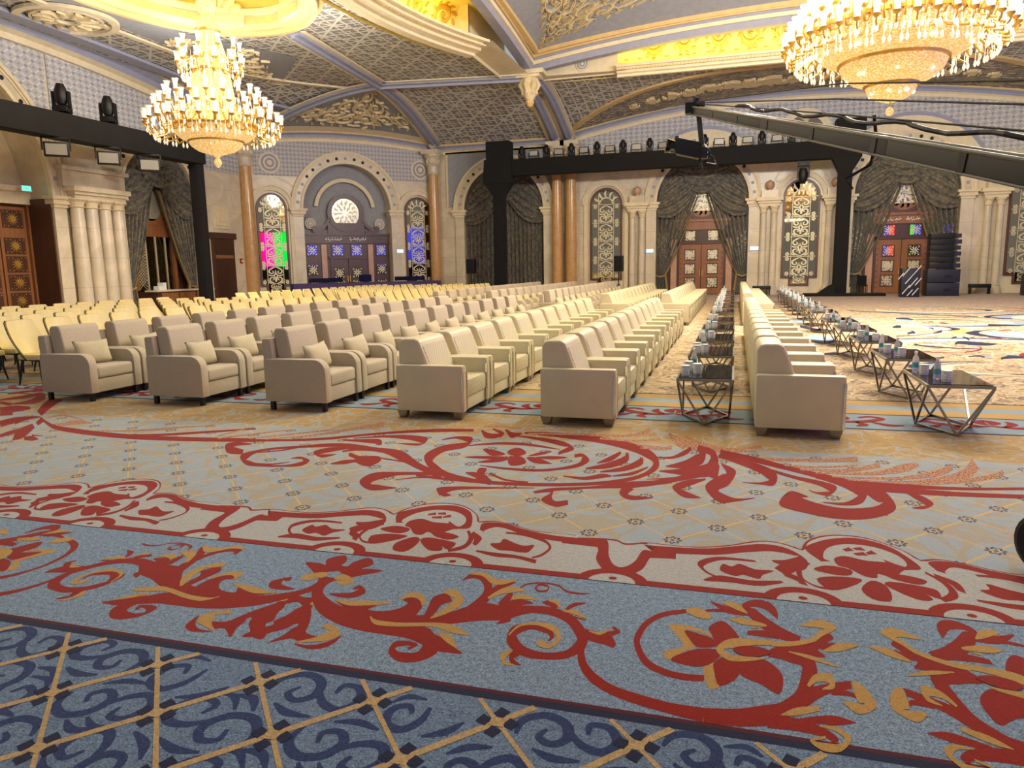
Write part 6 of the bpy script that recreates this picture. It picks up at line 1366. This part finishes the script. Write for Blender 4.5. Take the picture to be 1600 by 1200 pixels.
# ------------------------------------------------------------------ trusses and lamps
def cloth_bar(a, b_, w, h): return B().bar(a, b_, w, h)
tr = thing('lighting_truss', 'black cloth-wrapped goalpost truss spanning the back wall', 'truss')
YT = 39.4
B().box(-12.75, -12.15, YT-.3, YT+.3, 0, 6.0).put('post', 'black_cloth', tr, bevel=.03); B().box(4.62, 5.22, YT-.3, YT+.3, 0, 6.5).put('post', 'black_cloth', tr, bevel=.03)
b = B(); b.add([(-13.25, YT-.45, 6.15), (-11.65, YT-.45, 6.15), (-11.65, YT+.45, 6.15), (-13.25, YT+.45, 6.15), (-13.15, YT-.45, 7.4), (-11.65, YT-.45, 7.4), (-11.65, YT+.45, 7.4), (-13.15, YT+.45, 7.4)], [(0,3,2,1),(4,5,6,7),(0,1,5,4),(1,2,6,5),(2,3,7,6),(3,0,4,7)]); b.box(-13.05, -11.75, YT-.42, YT+.42, 7.4, 8.35)
b.add([(-13.2, YT-.4, 6.2), (-11.7, YT-.4, 6.2), (-11.7, YT+.4, 6.2), (-13.2, YT+.4, 6.2), (-12.75, YT-.3, 5.5), (-12.15, YT-.3, 5.5), (-12.15, YT+.3, 5.5), (-12.75, YT+.3, 5.5)], [(0,1,2,3),(7,6,5,4),(4,5,1,0),(5,6,2,1),(6,7,3,2),(7,4,0,3)]); b.put('corner_box', 'black_cloth', tr)
B().box(-11.7, 5.6, YT-.32, YT+.32, 6.52, 7.36).put('beam', 'black_cloth', tr, bevel=.03)
b = B(); b.add([(4.3, YT-.34, 6.55), (5.6, YT-.34, 6.55), (5.6, YT+.34, 6.55), (4.3, YT+.34, 6.55), (4.62, YT-.3, 5.9), (5.22, YT-.3, 5.9), (5.22, YT+.3, 5.9), (4.62, YT+.3, 5.9)], [(0,1,2,3),(7,6,5,4),(4,5,1,0),(5,6,2,1),(6,7,3,2),(7,4,0,3)]); b.box(4.4, 5.7, YT-.4, YT+.4, 7.36, 8.3); b.put('corner_box', 'black_cloth', tr)
b = B(); b.box(3.3, 6.9, YT-.7, YT+.5, 0, .12); b.add([(3.9, YT-.5, .1), (4.7, YT-.5, .1), (4.7, YT+.3, .1), (3.9, YT+.3, .1), (4.45, YT-.3, .5), (4.7, YT-.3, .6), (4.7, YT+.2, .6), (4.45, YT+.2, .5)], [(0,3,2,1),(4,5,6,7),(0,1,5,4),(1,2,6,5),(2,3,7,6),(3,0,4,7)]); b.box(-13.2, -11.7, YT-.6, YT+.5, 0, .1); b.put('base_skirt', 'black_cloth', tr)
t2 = thing('lighting_truss', 'black cloth-wrapped truss with floodlights along the left wall', 'truss'); XT = -22.4
B().box(XT-.22, XT+.22, 27.3, 27.74, 0, 6.3).put('post', 'black_cloth', t2, bevel=.03); B().box(XT-.35, XT+.35, -3, 27.75, 6.28, 7.12).put('beam', 'black_cloth', t2, bevel=.03); B().box(XT-.3, XT+.3, -3, -2.4, 0, 6.3).put('post', 'black_cloth', t2)
B().box(XT-.7, XT+.7, 26.8, 28, 0, .1).put('base_skirt', 'black_cloth', t2); B().box(XT-.6, XT+.6, 26.9, 28, 7.1, 7.5).put('corner_box', 'black_cloth', t2)
def make_mover():
    o = thing('moving_head_lamp', 'x', 'stage lamp'); B().box(-.16, .16, -.16, .16, .04, .16).put('base', 'black_metal', o, bevel=.015)
    b = B(); b.box(-.19, -.15, -.06, .06, .16, .5); b.box(.15, .19, -.06, .06, .16, .5); b.box(-.19, .19, -.06, .06, .15, .2); b.put('yoke', 'black_metal', o)
    h = B().lathe([(0, .2), (.1, .22), (.145, .34), (.14, .5), (.1, .62), (.06, .66), (0, .66)], 14).put('head', 'black_metal', o, smooth=True)
    B().lathe([(.085, .645), (.085, .67), (0, .672)], 12).put('lens', 'dark_glass', h)
    B().box(-.2, .2, -.03, .03, -.02, .05).put('clamp', 'black_metal', o); return o
plain('flood_lens', (150, 146, 138), .3)
def make_flood():
    o = thing('flood_lamp', 'x', 'stage lamp'); B().box(-.25, .25, -.05, .05, .1, .42).put('housing', 'black_metal', o, bevel=.012)
    b = B(); b.box(-.21, .21, -.066, -.05, .14, .38); b.put('lens_panel', 'flood_lens', o)
    b = B(); b.box(-.29, -.26, -.04, .04, -.02, .28); b.box(.26, .29, -.04, .04, -.02, .28); b.box(-.29, .29, -.04, .04, -.02, .02); b.put('bracket', 'black_metal', o); return o
MV, FD = make_mover(), make_flood()
for k in range(11): place(MV, (-11.15+1.36*k, YT, 7.38), '%s moving head lamp from the left on the back truss' % ordw(k+1), 'moving heads on the back truss', .2*math.sin(k*3))
for k in range(11): place(FD, (-10.45+1.36*k, YT-.1, 7.38), '%s flood lamp from the left on the back truss' % ordw(k+1), 'flood lamps on the back truss', .15*math.sin(k*2))
for k, y in enumerate((17.6, 20.4, 22.6, 24.6)):
    q = place(FD, (XT+.2, y, 6.26), '%s flood lamp from the near end hanging under the left truss' % ordw(k+1), 'flood lamps under the left truss', PI/2); q.rotation_euler = (0, PI, .78); q.scale = (1.5, 1.5, 1.5)
for k, y in enumerate((21.0, 23.0)): q = place(MV, (XT, y, 7.14), '%s moving head lamp standing on the left truss' % ('nearer', 'farther')[k], 'moving heads on the left truss', .4); q.scale = (1.5, 1.5, 1.5)
q = place(MV, (3.05, YT, 6.5), 'moving head lamp hanging alone under the right end of back truss', 'moving heads on the back truss'); q.rotation_euler = (PI, 0, 0); q.scale = (1.5, 1.5, 1.6)
# ------------------------------------------------------------------ camera crane
TIP = Vector(CR_TIP); END = Vector(CR_END); AX = (END-TIP).normalized(); PIV = END+AX*1.25; TAIL = END+AX*2.6
cr = thing('camera_crane', 'long dark camera crane boom reaching in from the right with hanging camera head', 'camera crane', (PIV.x, PIV.y, 0)); cr.location = (0, 0, 0)
def boom(b, t0, t1, f=1.):
    for a, c in ((t0, t1),):
        P = TIP.lerp(TAIL, a); Q = TIP.lerp(TAIL, c); w0, w1 = (.08+.06*a)*f, (.08+.06*c)*f; h0, h1 = (.095+.06*a)*f, (.095+.06*c)*f
        sx = AX.cross(Vector((0, 0, 1))).normalized(); sz = sx.cross(AX); 
        if sz.z < 0: sz = -sz
        vs = [p+sx*i*w/2+sz*j*h/2 for p, w, h in ((P, w0, h0), (Q, w1, h1)) for i, j in ((-1,-1),(1,-1),(1,1),(-1,1))]
        b.add(vs, [(0,1,2,3),(7,6,5,4),(0,4,5,1),(1,5,6,2),(2,6,7,3),(3,7,4,0)])
    return b
plain('boom_paint', (52, 50, 43), .6); plain('boom_edge', (110, 104, 84), .5)
for i, (a, c) in enumerate(((0, .28), (.28, .56), (.56, .8), (.8, 1.0))): boom(B(), a, c).put('boom_section', 'boom_paint', cr, bevel=.01)
sxx = AX.cross(Vector((0, 0, 1))).normalized(); szz = sxx.cross(AX); szz = szz if szz.z > 0 else -szz
def bp(t, s=0., u=0.): return TIP.lerp(TAIL, t)+sxx*s+szz*u
for s in (-1, 1):
    B().tube([bp(0, s*.04, .05), bp(1, s*.07, .085)], .014, 6).put('top_rail', 'boom_edge', cr); B().tube([bp(0, s*.04, -.046), bp(1, s*.07, -.077)], .01, 6).put('bottom_rail', 'boom_edge', cr)
for t in (.1, .2, .3, .42, .54, .66): b = B(); boom(b, t-.004, t+.004, 1.12); b.put('boom_clamp', 'black_metal', cr)
for i, (u0, u1, u2) in enumerate(((.11, .42, .55), (.1, .3, .42), (.09, .18, .26))):
    B().tube([bp(0.0, 0, u0), bp(.45, 0, u1), bp(1.0, 0, u2)], .007, 5).put('guy_wire', 'black_metal', cr)
B().tube([bp(.18+.6*k/40, .02*math.sin(k*1.9), .13+.02*math.sin(k*.8)+.05*k/40) for k in range(41)], .018, 6).put('cable_loom', 'black_metal', cr)
B().tube([bp(.5, -.1, .2), bp(.5, -.16, 0), bp(.505, -.12, -.18), bp(.5, .05, -.3), bp(.51, .02, -.36)], .014, 6).put('cable_tail', 'black_metal', cr)
# camera head under the tip
b = B(); b.tube([TIP+Vector((0, 0, .08)), TIP+Vector((.02, 0, .16))], .05, 8); b.box(TIP.x-.12, TIP.x+.14, TIP.y-.08, TIP.y+.08, TIP.z-.04, TIP.z+.1); b.put('tip_bracket', 'black_metal', cr)
h0 = TIP+Vector((.06, 0, -.05)); B().bar(h0, h0+Vector((.05, 0, -.42)), .08, .07).put('head_arm', 'boom_paint', cr, bevel=.01)
hc = h0+Vector((.04, 0, -.5))
B().lathe([(0, -.1), (.09, -.09), (.1, .05), (.06, .1), (0, .1)], 14, hc).put('pan_motor', 'black_metal', cr)
b = B(); b.box(-.34, -.02, -.1, .1, -.1, .12); b.xf(lambda v: hc+Vector((v[0], v[1], v[2]-v[0]*.25))); cm = b.put('camera_body', 'black_metal', cr, bevel=.015)
B().tube([hc+Vector((-.33, 0, .08)), hc+Vector((-.42, -.02, .1)), hc+Vector((-.47, -.03, .11))], [.08, .09, .1], 14).put('camera_lens', 'dark_glass', cm)
for k, (dx, dz) in enumerate(((.1, .02), (.16, -.08), (-.02, -.16))): B().tube([hc, hc+Vector((dx, -.05, dz)), hc+Vector((dx+.05, .02, dz-.1)), hc+Vector((dx*.3, 0, -.15))], .016, 6).put('head_cable', 'black_metal', cr)
# pedestal on the wheeled dolly
B().tube([PIV+Vector((0, 0, -.1)), Vector((PIV.x, PIV.y, .55))], [.07, .11], 12).put('pedestal', 'boom_paint', cr); B().lathe([(0, -.14), (.16, -.14), (.16, .14), (0, .14)], 14, PIV).put('pivot_drum', 'black_metal', cr)
for k in range(3):
    a = k*2*PI/3+DOLLY_A; e = Vector((PIV.x+.62*math.cos(a), PIV.y+.62*math.sin(a), .26)); B().bar((PIV.x, PIV.y, .6), e, .09, .07).put('dolly_leg', 'boom_paint', cr)
    w = B(); w.lathe([(.04, -.04), (.14, -.04), (.165, -.028), (.165, .028), (.14, .04), (.04, .04)], 24); w.xf(lambda v: Vector((e.x, e.y, .166))+Vector((v[0]*math.cos(a), v[0]*math.sin(a), v[1])) + Vector((-math.sin(a), math.cos(a), 0))*v[2]); w.put('dolly_wheel', 'black_metal', cr)
B().box(TAIL.x-.2, TAIL.x+.2, TAIL.y-.2, TAIL.y+.2, TAIL.z-.3, TAIL.z+.1).put('counterweight', 'black_metal', cr)
# ------------------------------------------------------------------ stage gear near the back wall
def line_array(x, y):
    o = thing('speaker_stack', 'tall black line array speaker stack beside the striped lectern', 'speaker', (x, y, 0))
    for k in range(2): s = B().box(-.75, .6, -.45, .45, .62*k, .62*k+.6).put('subwoofer', 'navy', o, bevel=.015); [B().box(u-.14, u+.14, -.47, -.45, .62*k+.22, .62*k+.34).put('grip', 'black_metal', s) for u in (.1,)]
    for k in range(6): z = 1.26+.27*k; s = B().box(-.7, .3, -.42, .3, z, z+.25).put('array_cabinet', 'black_metal', o, bevel=.012); B().box(.3, .58-.03*(k % 2), -.38, .2, z+.03, z+.22).put('rigging_plate', 'navy', s)
    return o
line_array(9.3, 38.9)
o = thing('subwoofer', 'black speaker box on the floor below the rightmost mirror window', 'speaker', (13.0, 38.6, 0)); B().box(-.5, 1.1, -.45, .45, 0, .95).put('cabinet', 'navy', o, bevel=.02); B().box(-.45, 1.05, -.47, -.45, .06, .89).put('grille', 'black_cloth', o)
o = thing('lectern', 'dark lectern with white diagonal bars in front of the right door', 'lectern', (7.65, 37.6, 0)); B().box(-.38, .38, -.25, .25, 0, 1.3).put('body', 'navy', o, bevel=.01)
for i, (x, z, L) in enumerate(((-.18, .35, .5), (-.02, .2, .35), (.1, .65, .55), (.2, .25, .4), (-.05, .85, .6), (-.2, 1.15, .5), (.22, 1.2, .55), (.3, .7, .4), (-.42, .95, .35))): B().bar((x-L*.3, -.27, z-L*.4), (x+L*.3, -.27, z+L*.4), .06, .03).put('light_bar', 'white_plastic', o)
def stand_speaker(x, y, label):
    o = thing('stand_speaker', label, 'speaker', (x, y, 0)); c = B().box(-.24, .24, -.18, .18, 1.35, 2.15).put('cabinet', 'black_metal', o, bevel=.02); B().box(-.2, .2, -.195, -.18, 1.4, 2.1).put('grille', 'black_cloth', c)
    B().tube([(0, 0, .35), (0, 0, 1.36)], .03, 8).put('pole', 'black_metal', o)
    for k in range(3): a = 2*PI*k/3+.5; B().tube([(0, 0, .75), (.45*math.cos(a), .45*math.sin(a), .02)], .018, 6).put('leg', 'black_metal', o)
stand_speaker(-13.9, 38.6, 'black speaker on a stand in front of the closed curtain'); stand_speaker(-5.75, 38.4, 'black speaker on a stand before the leftmost back mirror window')
def bench(x, y, label):
    o = thing('stage_monitor', label, 'equipment case', (x, y, 0)); B().box(-.45, .45, -.2, .2, .3, .48).put('case', 'black_metal', o, bevel=.02)
    for s in (-1, 1): B().box(s*.4-.02, s*.4+.02, -.18, .18, 0, .3).put('leg', 'black_metal', o)
bench(1.35, 40.6, 'low black case on legs between white chairs and the middle mirror window'); bench(11.3, 40.6, 'low black case on legs left of the rightmost mirror window')
o = thing('banquet_chair', 'dark chair standing by the curtain near the right truss post', 'chair', (6.15, 40.7, 0)); B().box(-.22, .22, -.22, .22, .42, .48).put('seat', 'black_cloth', o); B().box(-.22, .22, .18, .22, .48, .95).put('backrest', 'black_cloth', o)
for x in (-.2, .2):
    for y in (-.2, .2): B().box(x-.015, x+.015, y-.015, y+.015, 0, .42).put('leg', 'black_metal', o)
# desk with monitors before the corner door
def fbx(b, *a): return fbox(b, FC, *a)
dk = thing('reception_desk', 'long desk under a purple cloth before the corner door', 'desk', (0, 0, 0))
B_ = B(); fbx(B_, 1.6, 9.9, 1.3, 2.2, .0, .98); B_.put('purple_cloth', 'purple_cloth', dk, bevel=.03)
for i, (u, wd, l) in enumerate(((3.4, .9, 'wide black monitor at the left of the purple desk'), (5.6, .35, 'small black laptop in the middle of the purple desk'), (8.2, .9, 'wide black monitor at the right of the purple desk'))):
    m = thing('monitor', l, 'monitor', FC.p(u, 1.75, .98)); m.location = (0, 0, 0)
    b = B(); fbx(b, u-wd, u+wd, 1.7, 1.75, 1.02, 1.25 if wd > .5 else 1.4); b.put('display', 'screen_black', m); b = B(); fbx(b, u-.15, u+.15, 1.65, 1.85, .98, 1.02); b.put('foot', 'black_metal', m)
o = thing('sideboard', 'dark wooden sideboard under the left curtained arch', 'sideboard', (0, 0, 0)); b = B(); fbox(b, FL, 26.3, 29.8, .25, .8, 0, .86); b.put('body', 'dark_wood', o); b = B(); fbox(b, FL, 26.2, 29.9, .2, .86, .86, .93); b.put('top', 'cream_marble', o)
for u in (26.5, 27.6, 28.7): b = B(); fbox(b, FL, u, u+1.0, .8, .83, .1, .8); d = b.put('door', 'door_wood', o); b = B(); fbox(b, FL, u+.85, u+.9, .83, .87, .4, .5); b.put('knob', 'gold', d)
b = B(); fbox(b, FL, 26.5, 26.95, .4, .7, .93, 1.1); fbox(b, FL, 26.75, 26.95, .4, .7, 1.1, 1.25); tag(b.put('paper_box', 'white_plastic'), 'white paper boxes on the dark wooden sideboard', 'box')
# small fittings
def sign(name, fr, u, z, sx, sz, mat, label):
    o = thing(name, label, 'sign'); b = B(); fbox(b, fr, u-sx, u+sx, .12, .17, z-sz, z+sz); b.put('housing', 'white_plastic', o); b = B(); fbox(b, fr, u-sx*.88, u+sx*.88, .17, .175, z-sz*.8, z+sz*.8); f = b.put('lit_face', mat, o)
    b = B(); strip2(b, [(u-sx*.6, z, sz*.3), (u-sx*.1, z, sz*.3)], lambda a, c: fr.p(a, .178, c), 2); strip2(b, [(u-sx*.1, z, sz*.9), (u+sx*.15, z, .005)], lambda a, c: fr.p(a, .178, c), 2); fdisc(b, fr, u+sx*.5, z+sz*.45, sz*.16, .176, .179, 8); strip2(b, [(u+sx*.45, z+sz*.3, sz*.25), (u+sx*.4, z-sz*.1, sz*.3), (u+sx*.65, z-sz*.6, sz*.18)], lambda a, c: fr.p(a, .178, c), 2); b.put('pictogram', 'white_plastic', o)
sign('exit_sign', FB, -4.5, 2.42, .2, .1, 'exit_cyan', 'small glowing exit sign left of the central door'); sign('exit_sign', FB, .95, 2.42, .22, .1, 'exit_cyan', 'small glowing exit sign right of the central door'); sign('exit_sign', FC, 8.25, 2.7, .2, .1, 'exit_cyan', 'small glowing exit sign right of the desk door'); sign('exit_sign', Fr((-25.4, 0), (0, 1), (1, 0)), 21.7, 4.85, .2, .1, 'exit_green', 'green exit sign above the carved door at left')
o = thing('fire_alarm', 'small red fire alarm box beside the louvred door', 'fire alarm'); b = B(); fbox(b, FL, 33.1, 33.25, 0, .08, 2.1, 2.35); b.put('box', 'red_plastic', o); b = B(); fbox(b, FL, 33.13, 33.22, .08, .09, 2.17, 2.28); b.put('glass_plate', 'white_plastic', o)
# ------------------------------------------------------------------ stage screen at the right of the hall (seen only in the mirrors)
sc_ = thing('led_screen', 'large stage screen with vertical colour bars at the right side', 'screen', (0, 0, 0))
B().box(15.0, 15.25, -3.2, 28.2, 2.1, 6.2).put('screen_frame', 'black_metal', sc_)
for i, (y0, y1, c) in enumerate(LED_BARS):
    emis('led_%d' % i, c, LED_S); B().box(14.97, 15.0, y0, y1, 2.2, 6.05).put('colour_bar', 'led_%d' % i, sc_)
B().box(15.0, 15.3, -3.2, 28.2, 0, 2.1).put('screen_plinth', 'black_cloth', sc_)
